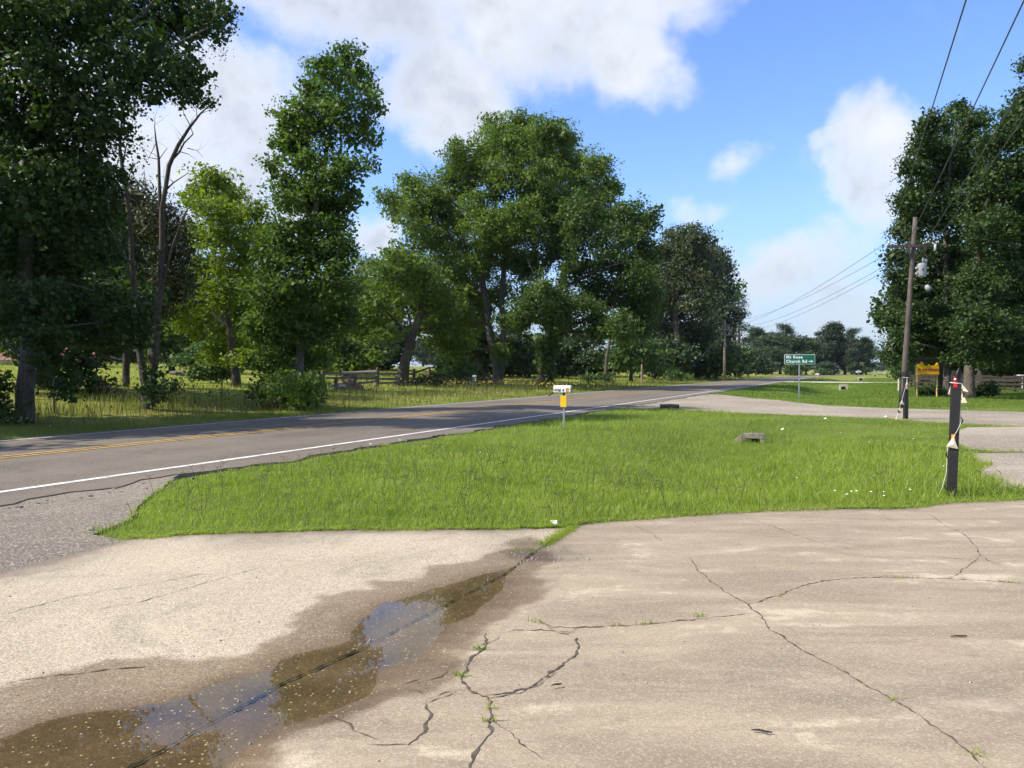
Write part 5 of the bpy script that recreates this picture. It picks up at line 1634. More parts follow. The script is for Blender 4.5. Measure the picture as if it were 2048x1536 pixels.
wood_row = 'dark trees along the back of the left field'
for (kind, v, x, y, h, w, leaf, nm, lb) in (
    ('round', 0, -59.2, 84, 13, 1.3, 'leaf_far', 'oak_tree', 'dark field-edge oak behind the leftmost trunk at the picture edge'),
    ('round', 1, -86.2, 132, 11, 1.3, 'leaf_far', 'oak_tree', 'field-edge oak behind the red-roofed house'),
    ('tall', 0, -70.4, 126, 14, 1.1, 'leaf_far', 'oak_tree', 'tall field-edge oak between the red-roofed and the pale house'),
    ('round', 0, -59.5, 120, 12, 1.25, 'leaf_oak', 'oak_tree', 'field-edge oak right of the pale house'),
    ('round', 1, -32.7, 74, 8.5, 1.15, 'leaf_oak', 'oak_tree', 'small dark oak behind the fork of the bare dead tree'),
    ('tall', 1, -44.4, 108, 13, 1.2, 'leaf_far', 'oak_tree', 'tall field-edge oak over the pile of stones'),
    ('low', 0, -20.0, 52, 3.4, 1.2, 'leaf_bush', 'dogwood_shrub', 'pale leafy shrub below the yellow-green maple'),
    ('round', 0, -32.4, 96, 12, 1.3, 'leaf_oak', 'oak_tree', 'field-edge oak just left of the tall sweetgum'),
    ('tall', 0, -24.7, 82, 13.5, 1.2, 'leaf_pecan', 'elm_tree', 'leafy elm hidden behind the tall sweetgum'),
    ('round', 1, -21.1, 88, 11, 1.25, 'leaf_oak', 'oak_tree', 'dark oak right behind the tall sweetgum and the rail fence'),
    ('round', 0, -23.2, 112, 10.5, 1.2, 'leaf_far', 'oak_tree', 'field-edge oak behind the thin field pole'),
    ('low', 1, -15.6, 72, 5.2, 1.2, 'leaf_pecan', 'elm_tree', 'low green elm over the middle of the rail fence'),
    ('round', 1, -19.0, 118, 10, 1.2, 'leaf_far', 'oak_tree', 'field-edge oak left of the leaning elm trunk'),
    ('low', 0, -7.1, 92, 5.5, 1.4, 'leaf_bush', 'elm_tree', 'low light green tree left of the ivy-covered trunk'),
    ('low', 1, 1.1, 104, 6.5, 1.4, 'leaf_far', 'elm_tree', 'low tree between the pecan trunk and the ivy oak trunk'),
    ('round', 0, 8.7, 128, 7.5, 1.2, 'leaf_far', 'elm_tree', 'round tree far behind the ivy oak trunk'),
):
    far_tree(kind, v, x, y, h, w, leaf, nm, lb, wood_row)

WHERE = ('left of the red-roofed house', 'over the red-roofed house', 'right of the red-roofed house', 'left of the pale house', 'over the pale house', 'right of the pale house',
         'left of the bare dead tree', 'behind the bare dead tree', 'right of the bare dead tree', 'behind the stone pile', 'right of the stone pile', 'under the yellow-green maple',
         'left of the tall sweetgum', 'behind the tall sweetgum', 'right of the tall sweetgum', 'left of the thin field pole', 'right of the thin field pole', 'left of the leaning elm',
         'behind the ivy-covered trunk', 'behind the pecan trunk', 'left of the ivy oak', 'right of the ivy oak', 'below the young elm', 'behind the broken snag')
for i, (x, y, h) in enumerate(((-87.7, 128, 8), (-88.7, 138, 9), (-78.1, 130, 8.5), (-80.5, 140, 10), (-73.5, 138, 9), (-65.2, 128, 8), (-55.5, 116, 8), (-56.9, 124, 9), (-51.2, 120, 8), (-49.1, 124, 8.5), (-41.8, 112, 7),
                                (-42.1, 120, 8.5), (-37.1, 118, 9), (-31.6, 112, 8.5), (-27.7, 108, 8), (-27.3, 122, 8), (-23.9, 124, 8), (-19.5, 116, 7), (-5.8, 118, 7), (-1.9, 122, 7.5), (3.6, 120, 7), (6.1, 116, 6), (11.7, 132, 5.5), (16.7, 128, 6))):
    far_tree('low' if i % 3 else 'round', i % 2, x, y, h, 1.45, ('leaf_far', 'leaf_oak', 'leaf_gum_dark')[i % 3], 'woodland_tree', 'low dark wood-edge tree at the back of the field, ' + WHERE[i], wood_row)

for i, (x, y, h, lb) in enumerate(((-0.2, 94, 6, 'bushy understorey tree just right of the pecan trunk'), (2.2, 100, 6, 'bushy understorey tree left of the ivy oak trunk'),
                                     (6.6, 100, 5.5, 'bushy understorey tree right of the ivy oak trunk'), (12.6, 118, 5, 'bushy understorey tree left of the broken snag'),
                                     (20.8, 112, 7, 'bushy understorey tree under the left side of the tall juniper'), (30.4, 126, 8, 'bushy understorey tree between the two junipers'), (41.5, 150, 9, 'bushy understorey tree behind the pale power pole'))):
    far_tree('low', i % 2, x, y, h, 1.5, ('leaf_far', 'leaf_oak')[i % 2], 'woodland_tree', lb, wood_row)

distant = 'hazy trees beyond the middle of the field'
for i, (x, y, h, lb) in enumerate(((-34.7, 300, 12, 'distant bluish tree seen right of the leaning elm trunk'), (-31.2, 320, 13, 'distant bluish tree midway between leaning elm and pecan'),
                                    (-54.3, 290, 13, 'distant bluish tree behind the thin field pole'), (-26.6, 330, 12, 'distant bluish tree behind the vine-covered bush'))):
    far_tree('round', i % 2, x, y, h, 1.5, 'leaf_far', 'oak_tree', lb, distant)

pines = 'pines where the road bends away'
for (kind, v, x, y, h, w, leaf, lb) in (
    ('pine', 0, 83.1, 262, 16.1, 1.0, 'leaf_pine', 'leftmost far pine where the road bends away'),
    ('round', 1, 81.0, 240, 12.6, 1.05, 'leaf_far', 'round far tree between the leftmost far pines'),
    ('pine', 1, 91.9, 258, 17.8, 1.0, 'leaf_pine', 'far pine standing over the green road sign'),
    ('round', 0, 93.3, 250, 13.2, 1.0, 'leaf_far', 'round far tree directly behind the green road sign'),
    ('tall', 0, 104.3, 262, 15.5, 1.15, 'leaf_pine', 'far tree just right of the most distant power pole'),
    ('pine', 0, 111.4, 266, 18.4, 1.15, 'leaf_pine', 'tallest flat-topped far pine right of the green road sign'),
    ('pine', 1, 115.7, 262, 16.7, .95, 'leaf_pine', 'airy far pine with sky showing through its crown'),
    ('tall', 1, 120.6, 262, 13.8, 1.0, 'leaf_pine', 'rightmost far pine of the row beside the open sky'),
    ('low', 0, 97.6, 236, 5.0, 1.8, 'leaf_far', 'low scrub tree at the foot of the flat-topped far pine'),
    ('low', 1, 72.4, 220, 5.0, 1.6, 'leaf_far', 'low scrub tree at the foot of the leftmost far pine'),
    ('low', 0, 83.9, 228, 4.6, 1.6, 'leaf_bush', 'low light green scrub under the green road sign'),
    ('low', 1, 107.8, 240, 4.6, 1.6, 'leaf_far', 'low scrub tree behind the long white board'),
    ('low', 0, 56.7, 185, 8.0, 1.1, 'leaf_pine', 'dark squat tree below the thin ragged pine'),
    ('round', 0, 87.3, 268, 13.8, 1.3, 'leaf_pine', 'dense far tree right of the leftmost far pine'),
    ('round', 1, 94.8, 272, 14.9, 1.3, 'leaf_pine', 'dense far tree left of the green road sign'),
    ('round', 0, 103.2, 270, 12.6, 1.1, 'leaf_pine', 'dense far tree at the right end of the green road sign'),
    ('round', 1, 111.9, 274, 14.4, 1.3, 'leaf_pine', 'dense far tree at the left flank of the flat-topped pine'),
    ('round', 0, 119.5, 276, 13.8, 1.3, 'leaf_pine', 'dense far tree at the right flank of the flat-topped pine'),
    ('round', 1, 124.4, 274, 12.1, 1.2, 'leaf_pine', 'dense far tree behind the timber frame'),
):
    far_tree(kind, v, x, y, h, w, leaf, 'pine_tree' if kind == 'pine' else 'woodland_tree', lb, pines)

skyline = 'tree line at the end of the road'
for i, x in enumerate((302.9, 320.0, 337.4, 317.9, 336.0, 321.2)):
    far_tree('round', i % 2, x, 640 + 25 * (i % 3), 8.5 - .25 * i, 1.25, 'leaf_far', 'woodland_tree',
             ('distant tree of the skyline, %s' % ('one in from the left end', 'nearest the left end of the open sky gap', 'in the middle of the open sky gap', 'right of the roadside marker', 'beside the back of the small grey sign', 'at the left end behind the pines')[i]), skyline)

grove = 'dark trees behind the brown board fence'
for (kind, v, x, y, h, w, lb) in (
    ('tall', 0, 41.3, 78, 15, 1.1, 'grove tree directly behind the yellow sign'),
    ('round', 1, 48.1, 84, 12, 1.3, 'grove tree behind the near black post'),
    ('tall', 1, 43.8, 72, 14, 1.15, 'grove tree with grey trunk over the fence right of the thick oak'),
    ('round', 0, 49.4, 76, 13, 1.3, 'grove tree with slim grey trunk above the white rack'),
    ('tall', 0, 48.5, 70, 15, 1.2, 'grove tree at the right picture edge behind the fence'),
    ('low', 0, 49.4, 96, 6, 1.1, 'low light green tree left of the fence end'),
    ('low', 1, 61.2, 98, 7, 1.8, 'low dark tree deep behind the fence'),
    ('low', 0, 58.4, 105, 8, 1.8, 'low dark tree deep behind the yellow sign'),
    ('low', 1, 70.1, 104, 8, 1.8, 'low dark tree deep behind the white rack'),
):
    far_tree(kind, v, x, y, h, w, 'leaf_bush' if y == 96 else 'leaf_right', 'woodland_tree', lb, grove)

# roadside trees that go on to the left, out of the picture; their shade falls over the road
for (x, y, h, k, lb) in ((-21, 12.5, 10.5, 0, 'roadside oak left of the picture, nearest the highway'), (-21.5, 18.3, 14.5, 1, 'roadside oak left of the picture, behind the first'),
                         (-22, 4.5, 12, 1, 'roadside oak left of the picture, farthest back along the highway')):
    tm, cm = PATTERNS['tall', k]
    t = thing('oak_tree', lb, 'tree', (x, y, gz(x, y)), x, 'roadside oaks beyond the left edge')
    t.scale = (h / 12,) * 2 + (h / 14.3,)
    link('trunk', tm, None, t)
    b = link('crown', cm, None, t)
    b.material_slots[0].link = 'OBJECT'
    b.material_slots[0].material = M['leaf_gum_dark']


def bush(name, label, x, y, lobes, leaf, size, seed, lai=2.6):
    t = thing(name, label, 'bush', (x, y, gz(x, y)))
    mb = MB()
    r = random.Random(seed)
    for l in lobes:
        for k in range(3):
            e = (l[0] + r.uniform(-.4, .4) * l[3], l[1] + r.uniform(-.4, .4) * l[4], l[2] + r.uniform(0, .5) * l[5])
            mb.tube([(0, 0, -.05), (l[0] * .8, l[1] * .8, l[2] * .5), e], [.025, .018, .006], 4, False)
    mb.build('stem', M['bark_dark'], t)
    V, F = leaf_cloud(lobes, size, lai, seed, spread=1.3, per=9)
    link('foliage', np_mesh('foliage', V, F), M[leaf], t)
    return t


bush('bush', 'vine-covered bush mound left of the forked pecan trunk, behind the yellow flowers', -4.1, 62, [(-1.4, 0, .8, .9, .8, .7), (-.3, .2, 1.0, .9, .8, .8), (.8, 0, .9, 1.0, .8, .8), (1.6, .3, .6, .7, .6, .5), (-2.2, 0, .5, .6, .6, .5)], 'leaf_bush', .17, 3)
bush('bush', 'dark weedy clump at the right end of the rail fence', -7.3, 62.5, [(0, 0, .35, .7, .5, .4), (.9, 0, .3, .7, .5, .3), (-.6, 0, .25, .5, .4, .3)], 'leaf_oak', .13, 4)
bush('bush', 'ivy shrub at the foot of the leftmost sweetgum trunk', -14.4, 21.3, [(0, 0, .55, .35, .3, .5), (.2, 0, 1.1, .25, .25, .35)], 'leaf_oak', .10, 5)
bush('bush', 'leafy sprawl between the leftmost sweetgum and the dark oak trunk', -17.5, 30.5, [(0, 0, .5, .8, .5, .5), (-.9, 0, .9, .6, .5, .6), (1.1, .3, .3, .8, .5, .3)], 'leaf_oak', .15, 6)
bush('bush', 'low bush at the foot of the sweetgum trunks by the yellow sign', 26.6, 48.2, [(0, 0, .3, .8, .5, .35), (-.8, 0, .25, .6, .4, .25)], 'leaf_right', .14, 7)
bush('bush', 'low bush at the foot of the thickest right-hand trunk', 28.2, 45.5, [(0, 0, .45, .6, .5, .45), (-.7, .3, .3, .5, .4, .3)], 'leaf_right', .14, 8)
bush('bush', 'weed bush on the bank beside the far pole', 30.5, 128, [(0, 0, .8, 1.3, .8, .7), (-2, 0, .6, 1.0, .8, .5), (2.4, 0, .6, 1.0, .8, .5)], 'leaf_bush', .3, 9)
bush('bush', 'weed bush on the bank below the tall juniper', 21.5, 103, [(0, 0, .9, .9, .8, .8), (1.5, 0, .6, .9, .8, .5)], 'leaf_bush', .26, 10)
bush('bush', 'round light green bush at the bend before the far pines', 93, 232, [(0, 0, 1.1, 2.2, 1.2, 1.0), (2.5, 0, .8, 1.4, 1.0, .7)], 'leaf_bush', .4, 11)
bush('bush', 'tangled weed bush under the mailbox side of the snag', 10.0, 84, [(0, 0, .6, .9, .7, .55), (-1.6, 0, .5, .9, .7, .45)], 'leaf_bush', .24, 12)

# ------------------------------------------------------------------ small helpers for made things
def text_part(body, size, mat, parent, loc, rot=(R(90), 0, 0), name='lettering', bold=.0, extrude=.002, spacing=1.0):
    cu = bpy.data.curves.new(name, 'FONT')
    cu.resolution_u = 3
    cu.body = body
    cu.size = size
    cu.extrude = extrude
    cu.offset = bold
    cu.space_character = spacing
    f = bpy.data.objects.new(name, cu)
    me = bpy.data.meshes.new_from_object(f)
    bpy.data.objects.remove(f)
    me.name = name
    o = link(name, me, mat, parent)
    o.location = loc
    o.rotation_euler = rot
    return o


def plate(mb, outline, y, t):
    mb.prism(outline, y - t / 2, y + t / 2, 'y')
    return mb


def wire(name, label, a, b, sag, rad, n=24, cat='wire', group=None):
    a, b = Vector(a), Vector(b)
    pts = []
    for i in range(n + 1):
        t = i / n
        p = a.lerp(b, t)
        p.z -= 4 * sag * t * (1 - t)
        pts.append(p)
    mb = MB()
    mb.tube(pts, rad, 5, False)
    return tag(mb.build(name, M['wire']), label, cat, group)


# ------------------------------------------------------------------ mailboxes
def mailbox(loc, rz, label, near=True, plate_mat='yellow_plate', diamond=False):
    t = thing('mailbox', label, 'mailbox', loc, rz)
    mb = MB()
    mb.box((0, 0, .47), (.05, .035, 1.0))
    mb.box((.0, .022, .47), (.018, .012, 1.0))
    mb.build('post', M['galv'], t, .004)
    mb = MB()
    mb.box((0, 0, 1.0), (.055, .05, .14))
    mb.build('bracket', M['dark_steel'], t, .004)
    # box body: flat sides, arched top, lying along local x
    L, W, H0 = .50, .17, .11
    prof = [(-W / 2, 0), (W / 2, 0), (W / 2, H0)] + [(W / 2 * math.cos(a), H0 + W / 2 * .95 * math.sin(a)) for a in [math.pi * k / 12 for k in range(1, 12)]] + [(-W / 2, H0)]
    mb = MB()
    mb.prism([(p, q + 1.035) for p, q in prof], -.28, .20, 'x')
    body = mb.build('box', M['mail_white'], t, .004)
    mb = MB()
    mb.prism([(p * 1.04, (q - .005) * 1.03 + 1.035) for p, q in prof], .203, .222, 'x')
    mb.build('back_panel', M['mail_grey'], t, .003)
    # lid hanging open at the road end
    mb = MB()
    mb.prism([(-.285, 1.035), (-.30, 1.045), (-.40, .975), (-.425, .935), (-.41, .93), (-.385, .965)], -.07, .07, 'y')
    mb.build('open_lid', M['black_plastic'], t, .004)
    mb = MB()
    if diamond:
        c, q = .84, .13
        mb.prism([(-q, c), (0, c - q), (q, c), (0, c + q)], -.048, -.040, 'y')
    else:
        mb.box((0, -.042, .78), (.165, .012, .31))
        mb.box((0, -.036, .78), (.177, .006, .322))
    mb.build('plate', M[plate_mat], t, .002)
    if near:
        f = -W / 2 - .004
        mb = MB()
        mb.box((.10, f, 1.10), (.024, .006, .125))
        mb.build('red_reflector', M['red'], t)
        mb = MB()
        mb.box((.142, f, 1.10), (.030, .006, .135))
        mb.build('orange_reflector', M['orange'], t)
        mb = MB()
        mb.tube([(-.235, f - .001, 1.10), (-.235, f + .004, 1.10)], .022, 14)
        mb.build('black_dot', M['black_plastic'], t)
        text_part('2', .085, M['dull_red'], t, (-.205, f, 1.075), name='numeral', bold=.003)
        text_part('4', .075, M['dull_red'], t, (-.155, f, 1.080), name='numeral', bold=.003)
        text_part('1', .085, M['dull_red'], t, (-.105, f, 1.075), name='numeral', bold=.004)
        text_part('6', .085, M['black_plastic'], t, (-.02, f, 1.070), name='numeral', bold=.003)
        mb = MB()
        mb.tube([(-.105, f - .001, 1.078), (-.105, f + .004, 1.078)], .030, 12)
        mb.build('red_smudge', M['dull_red'], t)
    return t


mailbox((1.45, 21.5, gz(1.45, 21.5)), R(-16), 'white mailbox with yellow plate on a grey post, on the near lawn by the road')
mailbox((43.7, 110, gz(43.7, 110)), R(-16), 'small distant white mailbox with an orange diamond plate, right of the green sign', False, 'orange', True)
t = thing('mailbox', 'tiny white mailbox in the shade right of the far pole', 'mailbox', (43.6, 149, gz(43.6, 149)))
MB().box((0, 0, .7), (.1, .1, 1.4)).build('post', M['pole_pale'], t)
MB().prism([(-.2, 1.4), (.2, 1.4), (.2, 1.65), (.12, 1.78), (-.12, 1.78), (-.2, 1.65)], -.3, .3, 'x').build('box', M['mail_white'], t)
MB().box((.31, 0, 1.58), (.02, .36, .3)).build('door', M['mail_grey'], t)

# ------------------------------------------------------------------ road sign
t = thing('road_sign', 'green road sign reading Mt Rose Church Rd with an arrow, on a grey post', 'road sign', (16.62, 44.5, gz(16.62, 44.5)), R(-6))
MB().box((0, .03, 1.28), (.075, .05, 2.62)).box((0, .062, 1.28), (.03, .02, 2.62)).build('post', M['galv'], t, .004)
W, H = 1.72, .57
cz = 2.26


def rrect(w, h, r, cx=0, czz=0, n=5):
    pts = []
    for (sx, sz, a0) in ((1, 1, 0), (-1, 1, 90), (-1, -1, 180), (1, -1, 270)):
        for k in range(n + 1):
            a = R(a0 + 90 * k / n)
            pts.append((cx + sx * (w / 2 - r) + r * math.cos(a), czz + sz * (h / 2 - r) + r * math.sin(a)))
    return pts


plate(MB(), rrect(W, H, .05, .02, cz), 0, .012).build('border', M['sign_white'], t)
panel = plate(MB(), rrect(W - .045, H - .045, .04, .02, cz), -.006, .010).build('panel', M['sign_green'], t)
for words, zz in ((('Mt', 'Rose'), .055), (('Church', 'Rd'), -.195)):
    x = -.745
    for wd in words:
        o = text_part(wd, .235, M['sign_white'], t, (x, -.013, cz + zz), bold=.009, spacing=1.14)
        x += max(v.co.x for v in o.data.vertices) + .11
ar = [(.52, cz - .145), (.66, cz - .145), (.66, cz - .195), (.79, cz - .12), (.66, cz - .045), (.66, cz - .095), (.52, cz - .095)]
MB().prism(ar, -.016, -.011, 'y').build('arrow', M['sign_white'], t)
MB().box((.02, .0, cz + H / 2 + .015), (.07, .03, .03)).build('bolt_bracket', M['alu'], t)

# ------------------------------------------------------------------ black posts with rope and pennants
def pennant(mb, a, b, c, fold=.012):
    """small cloth triangle with a fold, given three corners"""
    a, b, c = Vector(a), Vector(b), Vector(c)
    n = (b - a).cross(c - a).normalized()
    m = (a + b + c) / 3 + n * fold
    base = len(mb.v)
    off = n * .0012
    for s in (1, -1):
        for p in (a, b, c, m):
            mb.v.append(tuple(p + off * s))
    for (i, j, k) in ((0, 1, 3), (1, 2, 3), (2, 0, 3)):
        mb.f.append((base + i, base + j, base + k))
        mb.f.append((base + 4 + i, base + 4 + k, base + 4 + j))
        mb.s += [False, False]
    for (i, j) in ((0, 1), (1, 2), (2, 0)):
        mb.f.append((base + i, base + 4 + i, base + 4 + j, base + j))
        mb.s.append(False)


t = thing('fence_post', 'near square black post with red and yellow reflectors at the corner of the lot', 'post', (5.80, 10.12, gz(5.80, 10.12)), R(-24))
HP = 1.66
mb = MB()
tilt = .042
w0 = .055
for z in np.linspace(-.2, HP, 9):
    pass
mb.v += [(sx * w0 + tilt * (z / HP), sy * w0, z) for z in (-.2, HP) for sx, sy in ((-1, -1), (1, -1), (1, 1), (-1, 1))]
for q in ((0, 3, 2, 1), (4, 5, 6, 7), (0, 1, 5, 4), (1, 2, 6, 5), (2, 3, 7, 6), (3, 0, 4, 7)):
    mb.f.append(q)
    mb.s.append(False)
mb.build('shaft', M['black_paint'], t, .006)
px = lambda z: tilt * z / HP
MB().box((px(1.52) - .013, -w0 - .004, 1.515), (.047, .007, .145)).build('red_reflector', M['red'], t, .001)
MB().box((px(.74) - .012, -w0 - .004, .775), (.042, .007, .10)).build('yellow_reflector', M['orange'], t, .001)
mb = MB()
mb.tube([(px(1.58) - .012, -w0 - .012, 1.555), (px(1.6) + .0, -w0 - .02, 1.62), (px(1.66) + .022, -w0 - .012, 1.70)], [.010, .011, .008], 8)
mb.build('hook', M['dark_steel'], t)
mb = MB()
mb.tube([(px(1.55) - .022, -w0 - .012, 1.545), (px(1.57) - .017, -w0 - .03, 1.555)], [.014, .010], 8)
mb.build('bolt', M['sign_white'], t)

r_near = thing('pennant_rope', 'white rope with cream pennants wound round the near black post', 'rope', (5.80, 10.12, gz(5.80, 10.12)), R(-24))
e = w0 + .008
ring = [(px(1.5) - e, -e, 1.505), (px(1.5) + e, -e, 1.49), (px(1.5) + e, e, 1.495), (px(1.5) - e, e, 1.505), (px(1.5) - e, -e, 1.505)]
mb = MB()
mb.tube(ring, .0055, 6)
mb.tube([(px(1.5) + e, -e, 1.49), (px(1.4) + e + .006, -.03, 1.36), (px(1.2) + e + .004, -.02, 1.2), (px(1.0) + e + .002, -.04, 1.0), (px(.97) + e, -e + .01, .965), (px(.9) + .03, -e - .006, .88), (px(.8) - .012, -e - .01, .80), (px(.7) - e - .005, -e, .70), (px(.5) - e - .012, -.05, .5), (px(.3) - e - .01, -.03, .32), (-e - .05, -.05, .12), (-.16, -.10, .02)], .0035, 6)
mb.build('cord', M['rope'], r_near)
for tri, fo in ((((px(1.5) + e, -e, 1.485), (px(1.4) + e + .075, -e - .01, 1.385), (px(1.42) + e + .012, -e, 1.40)), .01),
                (((px(1.36) + e, -.04, 1.38), (px(1.3) + e + .065, -.07, 1.245), (px(1.3) + e + .0, -.05, 1.235)), -.014),
                (((px(.8) - .008, -e - .014, .79), (px(.68) - e - .03, -e - .02, .665), (px(.64) + .045, -e - .016, .64)), .018),
                (((px(1.45) - e, -.02, 1.46), (px(1.4) - e - .028, -.03, 1.35), (px(1.34) - e + .002, -.02, 1.34)), .006)):
    mb = MB()
    pennant(mb, *tri, fo)
    mb.build('pennant', M['flag_cloth'], r_near)
for (z0, z1, sx) in ((1.42, 1.28, 1), (.62, .50, -1), (1.06, .96, 1), (.2, .08, -1)):
    mb = MB()
    x0 = px(z0) + sx * (e + .004)
    mb.tube([(x0, -.05, z0), (x0 + sx * .022, -.055, (z0 + z1) / 2), (x0 - sx * .004, -.05, z1)], [.006, .012, .005], 6)
    mb.build('black_pennant', M['black_plastic'], r_near)

# the second post, across the lawn at the side road
t = thing('fence_post', 'far black post in front of the power pole at the edge of the side road', 'post', (13.27, 25.9, gz(13.27, 25.9)))
MB().box((0, 0, .66), (.125, .125, 1.72)).build('shaft', M['black_paint'], t, .006)
MB().box((0, -.066, 1.2), (.05, .008, .10)).build('reflector', M['dull_red'], t)
r_far = thing('pennant_rope', 'slack white rope with cream pennants hanging from the far black post into the grass', 'rope', (13.27, 25.9, gz(13.27, 25.9)))
mb = MB()
def on_ground(x, y, up):
    return (x, y, gz(13.27 + x, 25.9 + y) - gz(13.27, 25.9) + up)


mb.tube([(.0, -.075, 1.38), (-.02, -.09, 1.22), (-.10, -.10, .95), (-.21, -.14, .62), (-.33, -.2, .30)] + [on_ground(x, y, -.03) for x, y in ((-.48, -.3), (-.8, -.4), (-1.4, -.7), (-1.8, -.95), (-2.2, -1.2), (-2.7, -1.4), (-3.2, -1.6), (-3.7, -2.0), (-4.2, -2.4), (-4.8, -2.5), (-5.4, -2.6))], .005, 6)
mb.tube([(-.07, -.075, 1.40), (.07, -.075, 1.39), (.07, .075, 1.39), (-.07, .075, 1.40), (-.07, -.075, 1.40)], .007, 6)
mb.build('cord', M['rope'], r_far)
for tri in (((-.0, -.09, 1.30), (-.085, -.11, 1.14), (.03, -.10, 1.12)), ((-.03, -.1, 1.16), (-.05, -.12, 1.02), (.02, -.11, 1.0)), ((-.20, -.14, .66), (-.30, -.17, .50), (-.13, -.16, .49)), ((-.46, -.3, .12), (-.52, -.33, .0), (-.40, -.33, .0))):
    mb = MB()
    pennant(mb, *tri, .012)
    mb.build('pennant', M['flag_cloth'], r_far)
for k, (x, y) in enumerate(((-4.9, -2.2), (-3.3, -1.5), (-.9, -.5))):
    mb = MB()
    pennant(mb, on_ground(x, y, .14), on_ground(x - .10, y - .04, .09), on_ground(x - .02, y - .08, .10), .01)
    mb.build('pennant', M['rope'], r_far)
mb = MB()
pennant(mb, (-.36, -.2, .34), (-.38, -.22, .2), (-.27, -.21, .22), .012)
mb.build('black_pennant', M['black_plastic'], r_far)

# ------------------------------------------------------------------ power poles and lines
def crossarm(t, a, b, size, mat):
    mb = MB()
    mb.bar(a, b, size[0], size[1])
    return mb.build('crossarm', mat, t, .006)


def insulator(t, p, s=1.0):
    mb = MB()
    x, y, z = p
    mb.tube([(x, y, z), (x, y, z + .05 * s), (x, y, z + .06 * s), (x, y, z + .10 * s), (x, y, z + .11 * s), (x, y, z + .17 * s)], [.03 * s, .03 * s, .055 * s, .05 * s, .045 * s, .025 * s], 10)
    return mb.build('insulator', M['porcelain'], t)


PX, PY = 17.16, 33.84
t = thing('power_pole', 'leaning wooden power pole with a transformer, right of the side road mouth', 'power pole', (PX, PY, gz(PX, PY)))
lean = lambda z: .52 * z / 8.35
mb = MB()
zs = [-.3, 1.38, 2.5, 4, 5.5, 7, 8.35]
mb.tube([(lean(z), 0, z) for z in zs], [.118, .116, .112, .108, .102, .096, .09], 12, True, .03, 2)
mb.build('shaft', M['pole_wood'], t)
mb = MB()
mb.tube([(lean(z) - .002, 0, z) for z in (-.1, .5, 1.40)], [.132, .129, .126], 12)
mb.build('black_base', M['black_paint'], t)
MB().box((-.01, -.152, .88), (.06, .008, .13)).build('red_reflector', M['red'], t)
MB().box((-.158, -.02, 1.0), (.03, .05, .5)).build('pale_strip', M['flag_cloth'], t)
for k in range(3):
    mb = MB()
    z = 1.40 + .09 * k
    mb.tube([(lean(z) + .19 * math.cos(a) + .05, .19 * math.sin(a), z + .06 * math.sin(a * 2 + k)) for a in [2 * math.pi * i / 16 for i in range(17)]], .022, 6)
    mb.build('cable_coil', M['black_plastic'], t)
za = 7.03
crossarm(t, (-.77 + .0, -.13, za + .02), (1.30, -.13, za + .07), (.10, .12), M['pole_wood'])
for sx in (-.42, .52):
    mb = MB()
    mb.bar((lean(za) + sx, -.16, za - .02), (lean(6.5), -.13, za - .62), .03, .012)
    mb.build('brace', M['dark_steel'], t)
insulator(t, (-.68, -.13, za + .08), 1.2)
for x in (.80, 1.22):
    mb = MB()
    for k in range(4):
        mb.tube([(x + .06 * k, -.13 - .03 * k, za + .14 + .022 * k), (x + .03 + .06 * k, -.145 - .03 * k, za + .15 + .022 * k)], [.052, .052], 10)
    mb.build('insulator', M['porcelain'], t)
mb = MB()
mb.tube([(1.28, -.2, za - .18), (1.29, -.2, za - .05), (1.30, -.2, za + .12)], [.045, .05, .042], 10)
mb.build('fuse_cutout', M['porcelain'], t)
# transformer
cx, c0 = .90, 5.74
tank = MB()
tank.tube([(cx - .12, -.05, c0), (cx - .12, -.05, c0 + .03), (cx - .12, -.05, c0 + .50), (cx - .12, -.05, c0 + .55), (cx - .12, -.05, c0 + .60)], [.19, .205, .205, .20, .10], 20)
tr = tank.build('transformer', M['transformer'], t)
for (dx, dz) in ((-.24, .14), (.22, .14), (-.24, .38), (.22, .38)):
    MB().tube([(cx - .12 + dx * .8, -.12, c0 + dz), (cx - .12 + dx * 1.2, -.13, c0 + dz)], [.035, .04], 10).build('bushing', M['porcelain'], tr)
MB().tube([(cx - .06, -.05, c0 + .58), (cx - .06, -.05, c0 + .84)], [.035, .028], 10).build('bushing', M['porcelain'], tr)
MB().tube([(cx + .08, -.02, c0 + .55), (cx + .08, -.02, c0 + .74), (cx + .08, -.02, c0 + .78)], [.05, .075, .05], 12).build('arrester', M['transformer'], tr)
MB().bar((lean(6.0) + .08, -.03, c0 + .40), (cx - .30, -.04, c0 + .40), .06, .10).build('hanger', M['dark_steel'], tr)
mb = MB()
mb.box((cx - .16, -.262, c0 + .30), (.05, .006, .12))
mb.build('number_strip', M['dark_steel'], tr)
# yard light on a short arm below the transformer
mb = MB()
mb.tube([(lean(5.2) + .1, -.1, 5.32), (.6, -.18, 5.36), (.92, -.2, 5.34)], .022, 8)
lamp = mb.build('lamp_arm', M['wire'], t)
MB().tube([(.92, -.2, 5.36), (.95, -.22, 5.28), (1.02, -.28, 5.14)], [.07, .11, .13], 14).build('lamp_head', M['transformer'], lamp)
MB().tube([(1.02, -.28, 5.14), (1.05, -.30, 5.09)], [.12, .08], 14).build('lens', M['glass'], lamp)
mb = MB()
mb.tube([(-.68, -.13, za + .28), (-.3, -.12, za + .12), (.2, -.14, za - .3), (.7, -.1, c0 + .85)], .012, 5)
mb.build('jumper_wire', M['wire'], t)


